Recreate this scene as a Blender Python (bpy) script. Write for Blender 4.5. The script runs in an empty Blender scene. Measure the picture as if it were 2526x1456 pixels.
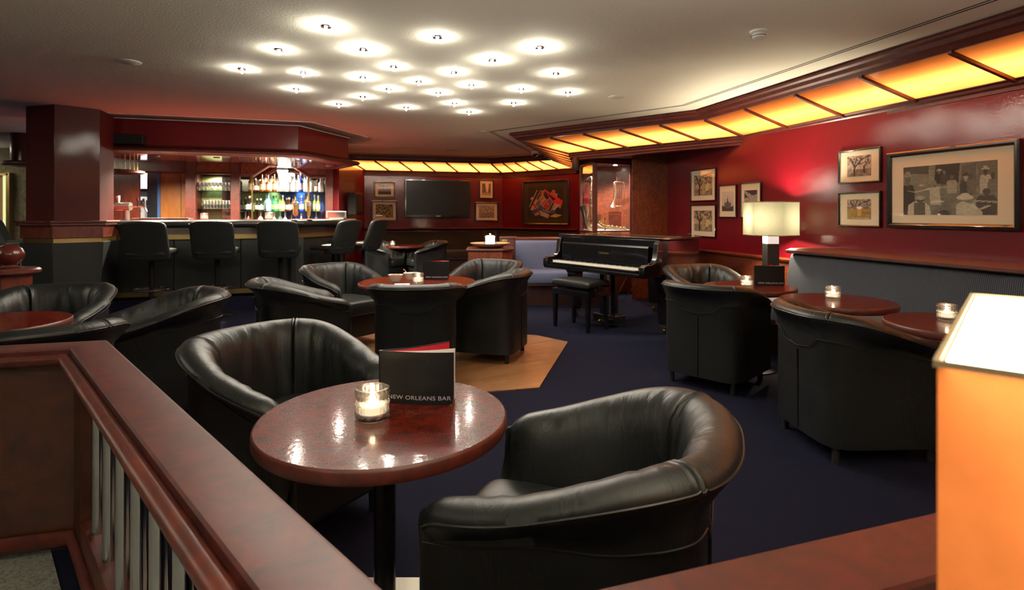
import bpy, math, random
from mathutils import Vector, Matrix, noise
random.seed(7)
sin, cos, pi = math.sin, math.cos, math.pi
F = 1356.0; CX = 1263.0; HY = 527.0; EYE = 1.225
CEIL = 2.41
C = bpy.context.scene.collection

AMBER_W=6.5; KITCHEN_W=16; CASE_W=80; LAMP_W=34; FG_W=.18; STAR_W=1.15; BEAM_W=9; BAR_W=190; BACK_W=6; DISP_W=45; FG_UP=44; SMALL_W=50
ROOM_SPOTS=[]
FILL_GLOBES=[(-1.5,-1.2,1.75,2,'added fill globe, unseen behind the camera, nearer the railing'),(2.2,-1.3,1.75,2,'added fill globe, unseen behind the camera, nearer the right wall')]  # unseen globe lamps added to light the room softly
FILL_UPLIGHTERS=[(-7.0,2.2,420,'added fill uplighter, out of view on the left'),(-2.6,-1.2,90,'added fill uplighter, unseen behind the camera on the left'),(1.6,-1.9,230,'added fill uplighter, unseen behind the camera on the right'),(-10.2,8.6,160,'added fill uplighter, out of view in the far left corner')]  # out-of-view uplighters added to brighten the ceiling
EXPO=0.88
# ---------- photograph measurements -> metres ----------
def G(px, py, z):
    """plan point of something seen at px,py whose height z is known"""
    D = (EYE - z) * F / (py - HY)
    return ((px - CX) / F * D, D)
def Z(py, D): return EYE - (py - HY) / F * D
def XD(px, D): return (px - CX) / F * D

class Frame:
    """a vertical plane: origin, direction seen left to right from the room"""
    def __init__(s, a, b):
        s.o = Vector((a[0], a[1])); d = Vector((b[0]-a[0], b[1]-a[1])); s.L = d.length
        s.e = d.normalized(); s.ang = math.atan2(s.e.y, s.e.x)
    def s(s_, px):
        x = (px - CX) / F
        return (x * s_.o.y - s_.o.x) / (s_.e.x - x * s_.e.y)
    def p(s_, s): return s_.o + s_.e * s
    def z(s_, px, py): return Z(py, s_.p(s_.s(px)).y)
    def off(s_, d):   # plane moved by d towards the viewer
        n = Vector((s_.e.y, -s_.e.x)) * d
        return Frame(s_.o + n, s_.o + n + s_.e * s_.L)

# ---------- object helpers ----------
def tag(o, label=None, cat=None, group=None, kind=None):
    if label: o['label'] = label
    if cat: o['category'] = cat
    if group: o['group'] = group
    if kind: o['kind'] = kind
    return o
def thing(name, label, cat, loc=(0, 0, 0), rz=0, group=None):
    o = bpy.data.objects.new(name, None); C.objects.link(o)
    o.empty_display_size = .1
    o.location = loc; o.rotation_euler = (0, 0, rz)
    return tag(o, label, cat, group)
KIDS = {}
def copy_thing(r, loc, rz=0, label=None, group=None):
    c = r.copy(); C.objects.link(c); c.location = loc; c.rotation_euler = (0, 0, rz)
    if label: c['label'] = label
    if group: c['group'] = group
    for k in KIDS.get(r.name, []):
        d = k.copy(); C.objects.link(d); d.parent = c
        KIDS.setdefault(c.name, []).append(d)
        for q in KIDS.get(k.name, []):
            e = q.copy(); C.objects.link(e); e.parent = d
            KIDS.setdefault(d.name, []).append(e)
    return c

class MB:
    def __init__(s): s.v = []; s.f = []; s.m = []; s.c = []; s.uv = []
    def add(s, vs, fs, mi=0, col=None, uvs=None):
        o = len(s.v); s.v += [tuple(v) for v in vs]
        for k, f in enumerate(fs):
            s.f.append([i + o for i in f]); s.m.append(mi); s.c.append(col)
            s.uv.append(uvs[k] if uvs else None)
    def box(s, x0, x1, y0, y1, z0, z1, mi=0, col=None):
        s.add([(x0,y0,z0),(x1,y0,z0),(x1,y1,z0),(x0,y1,z0),(x0,y0,z1),(x1,y0,z1),(x1,y1,z1),(x0,y1,z1)],
              [(0,3,2,1),(4,5,6,7),(0,1,5,4),(1,2,6,5),(2,3,7,6),(3,0,4,7)], mi, col)
        return s
    def prism(s, poly, z0, z1, mi=0, col=None, top=None):
        n = len(poly); t = top or poly
        a = sum(poly[i][0]*poly[(i+1)%n][1]-poly[(i+1)%n][0]*poly[i][1] for i in range(n))
        if a < 0: poly = poly[::-1]; t = t[::-1]
        s.add([(x,y,z0) for x,y in poly]+[(x,y,z1) for x,y in t],
              [list(range(n))[::-1], [n+i for i in range(n)]]+[(i,(i+1)%n,n+(i+1)%n,n+i) for i in range(n)], mi, col)
        return s
    def prismy(s, poly, y0, y1, mi=0, col=None):
        """poly in x,z extruded along y"""
        n = len(poly)
        a = sum(poly[i][0]*poly[(i+1)%n][1]-poly[(i+1)%n][0]*poly[i][1] for i in range(n))
        if a < 0: poly = poly[::-1]
        s.add([(x,y0,z) for x,z in poly]+[(x,y1,z) for x,z in poly],
              [list(range(n)), [n+i for i in range(n)][::-1]]+[(i,n+i,n+(i+1)%n,(i+1)%n) for i in range(n)], mi, col)
        return s
    def prismx(s, poly, x0, x1, mi=0, col=None):
        """poly in y,z extruded along x"""
        n = len(poly)
        a = sum(poly[i][0]*poly[(i+1)%n][1]-poly[(i+1)%n][0]*poly[i][1] for i in range(n))
        if a < 0: poly = poly[::-1]
        s.add([(x0,y,z) for y,z in poly]+[(x1,y,z) for y,z in poly],
              [list(range(n))[::-1], [n+i for i in range(n)]]+[(i,(i+1)%n,n+(i+1)%n,n+i) for i in range(n)], mi, col)
        return s
    def lathe(s, prof, seg=32, c=(0,0,0), mi=0, col=None, sx=1, sy=1, rot=0):
        vs=[]; fs=[]; n=len(prof)
        for k in range(seg):
            a = 2*pi*k/seg+rot
            for r,z in prof: vs.append((c[0]+r*cos(a)*sx, c[1]+r*sin(a)*sy, c[2]+z))
        for k in range(seg):
            k2=(k+1)%seg
            for j in range(n-1): fs.append((k*n+j, k2*n+j, k2*n+j+1, k*n+j+1))
        if prof[0][0] > 1e-6: fs.append([k*n for k in range(seg)][::-1])
        if prof[-1][0] > 1e-6: fs.append([k*n+n-1 for k in range(seg)])
        s.add(vs, fs, mi, col); return s
    def cyl(s, x, y, z0, z1, r, seg=24, mi=0, col=None): return s.lathe([(r,z0),(r,z1)], seg, (x,y,0), mi, col)
    def tube(s, pts, r, seg=10, mi=0, cap=True, col=None, closed=False):
        P=[Vector(p) for p in pts]; n=len(P); R = r if isinstance(r,(list,tuple)) else [r]*n
        vs=[]; up=None
        for i in range(n):
            if closed: t=(P[(i+1)%n]-P[i-1])
            else: t=(P[min(i+1,n-1)]-P[max(i-1,0)])
            t.normalize()
            if up is None:
                up = Vector((0,0,1)) if abs(t.z)<.9 else Vector((1,0,0))
            up = (up - t*up.dot(t)).normalized(); b=t.cross(up)
            for k in range(seg):
                a=2*pi*k/seg; vs.append(P[i]+(up*cos(a)+b*sin(a))*R[i])
        fs=[]
        for i in range(n if closed else n-1):
            j=(i+1)%n
            for k in range(seg):
                k2=(k+1)%seg; fs.append((i*seg+k, i*seg+k2, j*seg+k2, j*seg+k))
        if cap and not closed:
            fs.append(list(range(seg))[::-1]); fs.append([(n-1)*seg+k for k in range(seg)])
        s.add(vs, fs, mi, col); return s
    def sphere(s, c, r, seg=16, ring=10, mi=0, sz=1, col=None):
        return s.lathe([(max(1e-7,r*sin(pi*k/ring)), -r*cos(pi*k/ring)*sz) for k in range(ring+1)], seg, c, mi, col)
    def squad(s, c, a, b, h, e1=.35, e2=.25, seg=48, ring=16, mi=0, fn=None):
        """cushion-like superquadric"""
        def sp(w,e): return math.copysign(abs(w)**e, w)
        vs=[]; fs=[]
        for i in range(ring+1):
            et=-pi/2+pi*i/ring
            for k in range(seg):
                w=2*pi*k/seg
                p=Vector((a*sp(cos(et),e1)*sp(cos(w),e2), b*sp(cos(et),e1)*sp(sin(w),e2), h*sp(sin(et),e1)))
                if fn: p=fn(p)
                vs.append((c[0]+p.x,c[1]+p.y,c[2]+p.z))
        for i in range(ring):
            for k in range(seg):
                k2=(k+1)%seg; fs.append((i*seg+k,i*seg+k2,(i+1)*seg+k2,(i+1)*seg+k))
        s.add(vs,fs,mi); return s
    def loft(s, rows, mi=0, closed=False, cap=False, uv=False):
        """rows: list of equal-length point lists"""
        n=len(rows[0]); vs=[p for r in rows for p in r]; fs=[]; us=[] if uv else None
        for i in range(len(rows)-1):
            for k in range(n if closed else n-1):
                k2=(k+1)%n; fs.append((i*n+k,i*n+k2,(i+1)*n+k2,(i+1)*n+k))
        if cap: fs.append(list(range(n))[::-1]); fs.append([(len(rows)-1)*n+k for k in range(n)])
        s.add(vs,fs,mi); return s
    def sweep(s, path, prof, mi=0, closed=False, cap=True):
        """path: plan polyline; prof: closed loop of (offset to the right of travel, z)"""
        P=[Vector(p) for p in path]; n=len(P); rows=[]
        for i in range(n):
            if closed or 0<i<n-1:
                d0=(P[i]-P[i-1]).normalized(); d1=(P[(i+1)%n]-P[i]).normalized()
            else:
                d0=d1=(P[1]-P[0]).normalized() if i==0 else (P[-1]-P[-2]).normalized()
            n0=Vector((d0.y,-d0.x)); n1=Vector((d1.y,-d1.x)); m=(n0+n1)
            m=m/max(.2,m.dot(n0)) if m.length>1e-6 else n0
            rows.append([(P[i].x+m.x*o, P[i].y+m.y*o, z) for o,z in prof])
        if closed: rows.append(rows[0])
        s.loft(rows, mi, closed=True, cap=cap and not closed); return s
    def build(s, name, mats, parent=None, smooth=35, bevel=0, seg=2, loc=None, rz=None, fix=False):
        me=bpy.data.meshes.new(name); me.from_pydata(s.v,[],s.f)
        if not isinstance(mats,(list,tuple)): mats=[mats]
        for m in mats: me.materials.append(m)
        me.polygons.foreach_set('material_index', s.m)
        if any(c is not None for c in s.c):
            ca=me.color_attributes.new('Col','FLOAT_COLOR','CORNER'); buf=[]
            for f,c in zip(s.f,s.c):
                c=c or (.5,.5,.5)
                if isinstance(c,list):
                    for q in c: buf += [q[0],q[1],q[2],1.0]
                else: buf += [c[0],c[1],c[2],1.0]*len(f)
            ca.data.foreach_set('color',buf)
        if any(u is not None for u in s.uv):
            uvl=me.uv_layers.new(name='UVMap'); buf=[]
            for f,u in zip(s.f,s.uv):
                if u is None: buf += [0.0,0.0]*len(f)
                else:
                    for a in u: buf += [a[0],a[1]]
            uvl.data.foreach_set('uv',buf)
        me.validate()
        if smooth:
            me.shade_smooth()
            if smooth<180: me.set_sharp_from_angle(angle=math.radians(smooth))
        o=bpy.data.objects.new(name,me); C.objects.link(o)
        if fix:
            import bmesh
            bm=bmesh.new(); bm.from_mesh(me); bmesh.ops.recalc_face_normals(bm,faces=bm.faces); bm.to_mesh(me); bm.free()
        if parent is not None:
            o.parent=parent; KIDS.setdefault(parent.name,[]).append(o)
        if loc: o.location=loc
        if rz is not None: o.rotation_euler=(0,0,rz)
        if bevel:
            b=o.modifiers.new('bevel','BEVEL'); b.width=bevel; b.segments=seg; b.limit_method='ANGLE'; b.angle_limit=math.radians(40)
            b.harden_normals=False
        return o
def struct(name, mb, m, **k):
    o=mb.build(name,m,**k); o['kind']='structure'; return o
def text_mesh(name, s, size, mat, parent, loc, rot=(pi/2,0,0), ext=.0004, align='CENTER', fn=None, space=1.0, bold=0):
    cu=bpy.data.curves.new(name,'FONT'); cu.body=s; cu.size=size; cu.extrude=ext; cu.align_x=align; cu.space_character=space; cu.offset=bold
    t=bpy.data.objects.new('tmp',cu); C.objects.link(t)
    dg=bpy.context.evaluated_depsgraph_get(); dg.update()
    me=bpy.data.meshes.new_from_object(t.evaluated_get(dg)); C.objects.unlink(t); bpy.data.objects.remove(t)
    M=Matrix.Translation(loc)@Matrix.Rotation(rot[2],4,'Z')@Matrix.Rotation(rot[0],4,'X')
    me.transform(M)
    if fn:
        for v in me.vertices: v.co=fn(v.co)
    me.materials.clear(); me.materials.append(mat)
    o=bpy.data.objects.new(name,me); C.objects.link(o)
    if parent is not None: o.parent=parent; KIDS.setdefault(parent.name,[]).append(o)
    return o
def light(kind, name, loc, energy, color, size=.1, rot=None, **k):
    l=bpy.data.lights.new(name,kind); l.energy=energy; l.color=color
    if kind=='POINT': l.shadow_soft_size=size
    if kind=='SPOT': l.shadow_soft_size=size; l.spot_size=k.get('spot',1.2); l.spot_blend=k.get('blend',.5)
    if kind=='AREA':
        l.shape='RECTANGLE'; l.size=size; l.size_y=k.get('sy',size)
    o=bpy.data.objects.new(name,l); C.objects.link(o); o.location=loc
    if rot is not None: o.rotation_euler=rot
    return o

# ---------- materials ----------
def mat(name, base=(.5,.5,.5), rough=.5, metal=0, coat=0, coat_rough=.05, spec=.5, trans=0, ior=1.5, emit=None, es=0, sheen=0, aniso=0):
    m=bpy.data.materials.new(name); m.use_nodes=True; n=m.node_tree.nodes; b=n['Principled BSDF']
    b.inputs['Base Color'].default_value=(*base,1); b.inputs['Roughness'].default_value=rough
    b.inputs['Metallic'].default_value=metal; b.inputs['Coat Weight'].default_value=coat
    b.inputs['Coat Roughness'].default_value=coat_rough; b.inputs['Specular IOR Level'].default_value=spec
    b.inputs['Transmission Weight'].default_value=trans; b.inputs['IOR'].default_value=ior
    b.inputs['Sheen Weight'].default_value=sheen
    if emit: b.inputs['Emission Color'].default_value=(*emit,1); b.inputs['Emission Strength'].default_value=es
    return m
class NT:
    def __init__(s,m): s.m=m; s.t=m.node_tree; s.n=s.t.nodes; s.b=s.n['Principled BSDF']
    def node(s,typ,**k):
        x=s.n.new(typ)
        for a,b in k.items():
            if a in x.inputs: x.inputs[a].default_value=b
            else: setattr(x,a,b)
        return x
    def link(s,a,b): s.t.links.new(a,b)
    def coord(s,kind='Object',scale=(1,1,1),rot=(0,0,0)):
        c=s.node('ShaderNodeTexCoord'); mp=s.node('ShaderNodeMapping'); mp.inputs['Scale'].default_value=scale; mp.inputs['Rotation'].default_value=rot
        s.link(c.outputs[kind],mp.inputs['Vector']); return mp.outputs[0]
    def noise(s,vec,scale,detail=4,rough=.5,dist=0):
        x=s.node('ShaderNodeTexNoise'); x.inputs['Scale'].default_value=scale; x.inputs['Detail'].default_value=detail
        x.inputs['Roughness'].default_value=rough; x.inputs['Distortion'].default_value=dist
        s.link(vec,x.inputs['Vector']); return x.outputs['Fac']
    def ramp(s,fac,stops):
        x=s.node('ShaderNodeValToRGB'); e=x.color_ramp.elements
        while len(e)<len(stops): e.new(.5)
        for k,(p,c) in enumerate(stops): e[k].position=p; e[k].color=(*c,1) if len(c)==3 else c
        s.link(fac,x.inputs[0]); return x.outputs[0]
    def bump(s,h,strength,dist=.01,inp='Normal',prev=None):
        x=s.node('ShaderNodeBump'); x.inputs['Strength'].default_value=strength; x.inputs['Distance'].default_value=dist
        s.link(h,x.inputs['Height'])
        if prev is not None: s.link(prev,x.inputs['Normal'])
        if inp: s.link(x.outputs[0],s.b.inputs[inp])
        return x.outputs[0]
    def col(s,c): s.link(c,s.b.inputs['Base Color'])

def m_lacquer(name, base, bs=.12, rough=.5, coat=1, cr=.08, vary=.15, sc=75):
    m=mat(name,base,rough,coat=coat,coat_rough=cr,spec=.25); t=NT(m); v=t.coord('Object')
    n=t.noise(v,sc,3); 
    c=t.ramp(t.noise(v,1.7,3),[(.3,tuple(x*(1-vary) for x in base)),(.7,tuple(x*(1+vary) for x in base))]); t.col(c)
    t.bump(n,bs,.0022,'Coat Normal'); t.bump(n,bs*.6,.002)
    return m
def m_wood(name, dark, light_, scale=(1,1,1), sc=4, coat=.6, cr=.12, rough=.4, dist=1.5, bs=.06):
    m=mat(name,light_,rough,coat=coat,coat_rough=cr); t=NT(m); v=t.coord('Object',scale)
    n=t.noise(v,sc,8,.62,dist); c=t.ramp(n,[(.28,dark),(.5,tuple((a+b)/2 for a,b in zip(dark,light_))),(.72,light_)]); t.col(c)
    n2=t.noise(t.coord('Object'),60,2)
    t.bump(n2,bs,.002,'Coat Normal'); return m
M={}
M['red']=m_lacquer('red_lacquer',(.130,.0008,.006),bs=.25,cr=.055,coat=.6)
M['burgundy']=m_lacquer('burgundy_lacquer',(.070,.007,.006),bs=.16,cr=.07,coat=.35)
M['maroon']=m_lacquer('maroon_lacquer',(.15,.004,.008),bs=.14,cr=.16)
M['mahogany']=m_wood('mahogany',(.06,.009,.004),(.19,.032,.014),(6,6,1.2),3)
M['mahogany_h']=m_wood('mahogany_rail',(.040,.006,.004),(.125,.018,.009),(3,3,3),4,coat=.28,cr=.28,rough=.5)
M['rail']=m_wood('rail_mahogany',(.028,.003,.002),(.105,.010,.005),(3,3,3),4,coat=.08,cr=.25,rough=.5)
M['burl']=m_wood('burl',(.055,.011,.004),(.24,.05,.016),(1,1,1),13,coat=.7,cr=.15,dist=1.6)
M['panelwood']=m_wood('dark_burl_panel',(.02,.006,.003),(.085,.02,.007),(1,1,1),4,coat=.35,cr=.3,dist=2.2)
M['tabletop']=m_wood('table_burl',(.020,.002,.001),(.15,.013,.005),(1,1.6,1),9,coat=0,dist=2.2,rough=.22)
def _tt():
    m=M['tabletop']; t=NT(m); v=t.coord('Object')
    n=t.noise(v,420,2,.6); n1=t.noise(v,90,2)
    rr=t.node('ShaderNodeMapRange'); t.link(t.noise(v,240,3,.7),rr.inputs[0]); rr.inputs[1].default_value=.4; rr.inputs[2].default_value=.62; rr.inputs[3].default_value=.22; rr.inputs[4].default_value=.38
    t.link(rr.outputs[0],t.b.inputs['Roughness'])
    t.bump(n,.2,.0012); t.bump(n1,.12,.0015,'Coat Normal'); t.b.inputs['Coat Weight'].default_value=.30; t.b.inputs['Coat Roughness'].default_value=.085
    t.b.inputs['Specular IOR Level'].default_value=.05
_tt()
M['orange_door']=m_wood('orange_wood',(.22,.07,.012),(.38,.14,.03),(5,5,1),2,coat=.2,cr=.4)
M['walnut']=m_wood('dark_wood',(.012,.003,.002),(.04,.009,.005),(6,6,1),3)
M['black_lacquer']=mat('black_lacquer',(.004,.004,.005),.25,coat=1,coat_rough=.03)
M['black_frame']=mat('black_frame',(.006,.006,.006),.2,coat=1,coat_rough=.06)
M['black_matte']=mat('black_matte',(.012,.012,.012),.6)
M['dark_panel']=mat('black_padded_panel',(.016,.019,.018),.42)
M['brass']=mat('brass',(.62,.42,.17),.25,metal=1); M['brass_dull']=mat('brass_strip',(.42,.31,.13),.38,metal=1)
M['gold']=mat('gold_lettering',(.75,.55,.25),.35,metal=1)
M['beige_metal']=mat('beige_metal',(.45,.42,.34),.5,metal=.3)
M['chrome']=mat('chrome',(.75,.75,.76),.12,metal=1); M['steel']=mat('brushed_steel',(.62,.6,.57),.3,metal=1)
M['silver']=mat('champagne_metal',(.85,.78,.58),.2,metal=1)
M['tubes']=mat('polished_rail_tube',(.45,.46,.48),.17,metal=1)
M['black_tube']=mat('black_column',(.02,.02,.02),.2,metal=.6)
M['white']=mat('white_ceramic',(.8,.78,.73),.25,coat=.5); M['plastic']=mat('white_plastic',(.75,.74,.70),.4)
M['paper']=mat('paper',(.82,.8,.78),.7); M['redpaper']=mat('red_lining',(.5,.01,.03),.6)
M['letter']=mat('silver_lettering',(.6,.58,.68),.4)
M['wax']=mat('wax',(.95,.88,.72),.5,emit=(1,.78,.48),es=.8)
M['flame']=mat('flame',(1,.8,.5),.5,emit=(1,.72,.36),es=60)
M['pillar_wax']=mat('lit_candle_wax',(.95,.9,.8),.5,emit=(1,.85,.6),es=7)
M['glass']=mat('glass',(1,1,1),.0,trans=1,ior=1.48)
def m_pane(name, tint=(1,1,1), refl=.08, rough=.02, fs=1.0):
    m=bpy.data.materials.new(name); m.use_nodes=True; t=m.node_tree; t.nodes.clear()
    o=t.nodes.new('ShaderNodeOutputMaterial'); x=t.nodes.new('ShaderNodeMixShader'); tr=t.nodes.new('ShaderNodeBsdfTransparent'); g=t.nodes.new('ShaderNodeBsdfGlossy')
    fr=t.nodes.new('ShaderNodeFresnel'); fr.inputs[0].default_value=1.5
    ad=t.nodes.new('ShaderNodeMath'); ad.operation='ADD'; ad.inputs[1].default_value=refl-.04; sc_=t.nodes.new('ShaderNodeMath'); sc_.operation='MULTIPLY'; sc_.inputs[1].default_value=fs; t.links.new(fr.outputs[0],sc_.inputs[0]); t.links.new(sc_.outputs[0],ad.inputs[0])
    tr.inputs[0].default_value=(*tint,1); g.inputs['Roughness'].default_value=rough
    t.links.new(ad.outputs[0],x.inputs[0]); t.links.new(tr.outputs[0],x.inputs[1]); t.links.new(g.outputs[0],x.inputs[2]); t.links.new(x.outputs[0],o.inputs[0]); return m
M['pane']=m_pane('clear_pane',refl=.05,fs=.4); M['shelfglass']=m_pane('green_glass_shelf',(.7,.92,.88),.12); M['stemglass']=m_pane('stemware_glass',(.90,.90,.86),.45,.35)
M['jar']=mat('cut_glass',(1,1,1),.0,trans=1,ior=1.46)
def _jar():
    t=NT(M['jar']); o=[x for x in t.n if x.type=='OUTPUT_MATERIAL'][0]; tr=t.node('ShaderNodeBsdfTransparent'); mx=t.node('ShaderNodeMixShader'); mx.inputs[0].default_value=.45; gl=t.node('ShaderNodeBsdfGlossy'); gl.inputs['Roughness'].default_value=.22; m3=t.node('ShaderNodeMixShader'); m3.inputs[0].default_value=.16
    t.link(t.b.outputs[0],mx.inputs[1]); t.link(tr.outputs[0],mx.inputs[2]); t.link(mx.outputs[0],m3.inputs[1]); t.link(gl.outputs[0],m3.inputs[2]); t.link(m3.outputs[0],o.inputs[0])
_jar()
M['mirror']=mat('mirror',(.7,.72,.68),.08,metal=1)
M['green_reflection']=mat('olive_green_reflection',(.32,.38,.16),.35,coat=.6); M['blue_back']=mat('blue_back',(.03,.09,.42),.35,coat=.6)
M['granite']=mat('granite',(.3,.3,.28),.35)
def _granite():
    t=NT(M['granite']); v=t.coord('Object'); t.col(t.ramp(t.noise(v,90,6,.75),[(.35,(.04,.04,.045)),(.46,(.2,.2,.18)),(.62,(.30,.31,.28))]))
_granite()
def m_ceiling():
    m=mat('ceiling_paint',(.86,.845,.73),.9); t=NT(m); v=t.coord('Object'); t.bump(t.noise(v,70,4,.6),.35,.006); return m
M['ceiling']=m_ceiling()
M['slot']=mat('air_slot_grey',(.42,.41,.39),.6); M['slotdark']=mat('air_slot_dark',(.02,.02,.02),.7); M['paintwhite']=mat('white_trim',(.7,.68,.62),.6)
def m_carpet():
    m=mat('navy_carpet',(.03,.03,.06),.95,spec=.1,sheen=.0); t=NT(m); v=t.coord('Object')
    t.col(t.ramp(t.noise(v,260,3,.7),[(.3,(.0045,.005,.012)),(.7,(.0135,.0145,.037))])); t.bump(t.noise(v,500,2),.6,.004); return m
M['carpet']=m_carpet()
def m_parquet():
    m=mat('parquet',(.4,.2,.07),.35,coat=.2,coat_rough=.3); t=NT(m); v=t.coord('Object',(1,1,1),(0,0,math.radians(-31)))
    b=t.node('ShaderNodeTexBrick'); b.offset=.5; t.link(v,b.inputs['Vector'])
    for k,x in (('Scale',1),('Mortar Size',.0012),('Mortar Smooth',.2),('Brick Width',.34),('Row Height',.058),('Bias',0)): b.inputs[k].default_value=x
    b.inputs['Color1'].default_value=(.36,.18,.078,1); b.inputs['Color2'].default_value=(.25,.115,.045,1); b.inputs['Mortar'].default_value=(.09,.035,.01,1)
    n=t.noise(t.coord('Object',(2,14,1),(0,0,math.radians(-31))),6,5,.6,1)
    mx=t.node('ShaderNodeMix'); mx.data_type='RGBA'; mx.blend_type='MULTIPLY'; mx.inputs[0].default_value=.45
    t.link(b.outputs['Color'],mx.inputs[6]); t.link(t.ramp(n,[(.3,(.6,.55,.5)),(.7,(1,1,1))]),mx.inputs[7]); t.col(mx.outputs[2]); return m
M['parquet']=m_parquet()
def m_leather(name,base=(.0095,.0108,.0115),rough=.41,uv=True,grain=.10,gs=330,sp=.46):
    m=mat(name,base,rough,spec=sp); t=NT(m); v=t.coord('Object')
    g=t.node('ShaderNodeTexVoronoi'); g.inputs['Scale'].default_value=gs; t.link(v,g.inputs['Vector'])
    p=t.bump(g.outputs['Distance'],grain,.0012,None)
    if uv:
        u=t.coord('UV',(11,3.6,1)); n=t.noise(u,1,4,.55,1.6)
        rm=t.ramp(n,[(.35,(0,0,0)),(.5,(.9,.9,.9)),(.62,(.25,.25,.25))])
        x=t.node('ShaderNodeBump'); x.inputs['Strength'].default_value=.15; x.inputs['Distance'].default_value=.006
        t.link(rm,x.inputs['Height']); t.link(p,x.inputs['Normal']); p=x.outputs[0]
    n3=t.noise(v,7,4,.6); rr=t.node('ShaderNodeMapRange'); t.link(n3,rr.inputs[0]); rr.inputs[1].default_value=.3; rr.inputs[2].default_value=.7; rr.inputs[3].default_value=rough-.05; rr.inputs[4].default_value=rough+.09
    t.link(rr.outputs[0],t.b.inputs['Roughness'])
    t.link(p,t.b.inputs['Normal']); return m
M['leather']=m_leather('black_leather'); M['leather2']=m_leather('black_leather_plain',(.014,.016,.015),.38,False)
M['thread']=mat('leather_piping',(.014,.014,.013),.4)
def m_stripe(name,a,b,freq=90,rough=.85,axis='X',sheen=.15):
    m=mat(name,a,rough,spec=.25,sheen=sheen); t=NT(m); v=t.coord('UV')
    w=t.node('ShaderNodeTexWave'); w.wave_type='BANDS'; w.bands_direction=axis; w.inputs['Scale'].default_value=freq; w.inputs['Distortion'].default_value=.3; w.inputs['Detail Scale'].default_value=4
    t.link(v,w.inputs['Vector']); t.col(t.ramp(w.outputs['Fac'],[(.25,a),(.75,b)])); t.bump(w.outputs['Fac'],.35,.003); return m
M['stripe_grey']=m_stripe('grey_striped_fabric',(.024,.027,.036),(.075,.08,.10),3)
M['stripe_blue']=m_stripe('blue_striped_fabric',(.05,.06,.11),(.15,.17,.28),3)
M['stripe_brown']=m_stripe('brown_striped_fabric',(.014,.010,.006),(.040,.028,.014),3)
def m_translucent(name, c, tr=.7, noise_=.0, rough_coat=True, spec_rough=.12, ns=30):
    m=bpy.data.materials.new(name); m.use_nodes=True; t=NT(m); t.n.remove(t.b)
    o=[x for x in t.n if x.type=='OUTPUT_MATERIAL'][0]
    tl=t.node('ShaderNodeBsdfTranslucent'); df=t.node('ShaderNodeBsdfDiffuse'); mx=t.node('ShaderNodeMixShader'); mx.inputs[0].default_value=1-tr
    tl.inputs[0].default_value=(*c,1); df.inputs[0].default_value=(*[x*.6 for x in c],1)
    if noise_:
        v=t.coord('Object',(1,1,1)); r=t.ramp(t.noise(v,ns,5,.6),[(.3,tuple(x*(1-noise_) for x in c)),(.7,c)]); t.link(r,tl.inputs[0])
    t.link(tl.outputs[0],mx.inputs[1]); t.link(df.outputs[0],mx.inputs[2])
    if rough_coat:
        g=t.node('ShaderNodeBsdfGlossy'); g.inputs['Roughness'].default_value=spec_rough; m2=t.node('ShaderNodeMixShader'); fr=t.node('ShaderNodeFresnel'); t.link(fr.outputs[0],m2.inputs[0])
        t.link(mx.outputs[0],m2.inputs[1]); t.link(g.outputs[0],m2.inputs[2]); t.link(m2.outputs[0],o.inputs[0])
    else: t.link(mx.outputs[0],o.inputs[0])
    return m
M['amber']=m_translucent('amber_panel',(.95,.33,.085),.8,.12,ns=3)
M['shade_cream']=m_translucent('cream_lampshade',(.030,.0285,.0195),.8,.22,False,ns=60)
M['shade_orange']=m_translucent('orange_lampshade',(.40,.128,.036),.75,.35,False,ns=9)
M['diffuser']=mat('lamp_diffuser',(.9,.9,.85),.6,emit=(1,.86,.62),es=9)
M['bulb']=mat('halogen_bulb',(1,1,1),.3,emit=(1,.90,.74),es=320)
M['bulb_soft']=mat('spot_bulb',(1,1,1),.3,emit=(1,.88,.7),es=25)
M['bar_lamp']=mat('frosted_lamp_glass',(1,1,1),.3,emit=(1,.86,.66),es=5)
def m_print():
    m=mat('print_under_glass',(.5,.5,.5),.7,coat=1,coat_rough=.02); t=NT(m)
    a=t.node('ShaderNodeAttribute'); a.attribute_name='Col'; t.col(a.outputs['Color']); return m
M['print']=m_print()
M['mat_cream']=mat('cream_passepartout',(.66,.58,.43),.8,coat=.9,coat_rough=.02)
M['screen']=mat('tv_screen',(.006,.007,.009),.35,coat=.15,coat_rough=.15,spec=.35)
def m_label():
    m=mat('bottle_paint',(.5,.5,.5),.25,coat=.6,coat_rough=.08); t=NT(m)
    a=t.node('ShaderNodeAttribute'); a.attribute_name='Col'; t.col(a.outputs['Color']); return m
M['label']=m_label()
def m_wallpaper():
    m=mat('olive_plaster',(.14,.12,.06),.8); t=NT(m); v=t.coord('Object'); t.col(t.ramp(t.noise(v,9,8,.7,1),[(.35,(.07,.06,.03)),(.65,(.17,.145,.08))])); return m
M['olive']=m_wallpaper()
M['neutral']=mat('plain_wall_paint',(.045,.022,.018),.8)
U = Vector((-.2586, .966)); V = Vector((.966, .2586))
# ---------- floor, ceiling ----------
mb=MB(); mb.box(-11.2,6,-3.2,14,-.1,0); struct('floor',mb,M['carpet'],smooth=0)
mb=MB(); mb.box(-11.2,6,-3.2,14,CEIL,CEIL+.12); struct('ceiling',mb,M['ceiling'],smooth=0)
# granite floor on the near side of the railing
mb=MB(); mb.prism([(-4.6,1.22),(-1.68,2.0),(-.13,.45),(1.6,1.0),(5.2,2.0),(5.2,-3),(-10,-3),(-10,-.2)],0.0,.006)
struct('floor_granite',mb,M['granite'],smooth=0)
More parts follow.
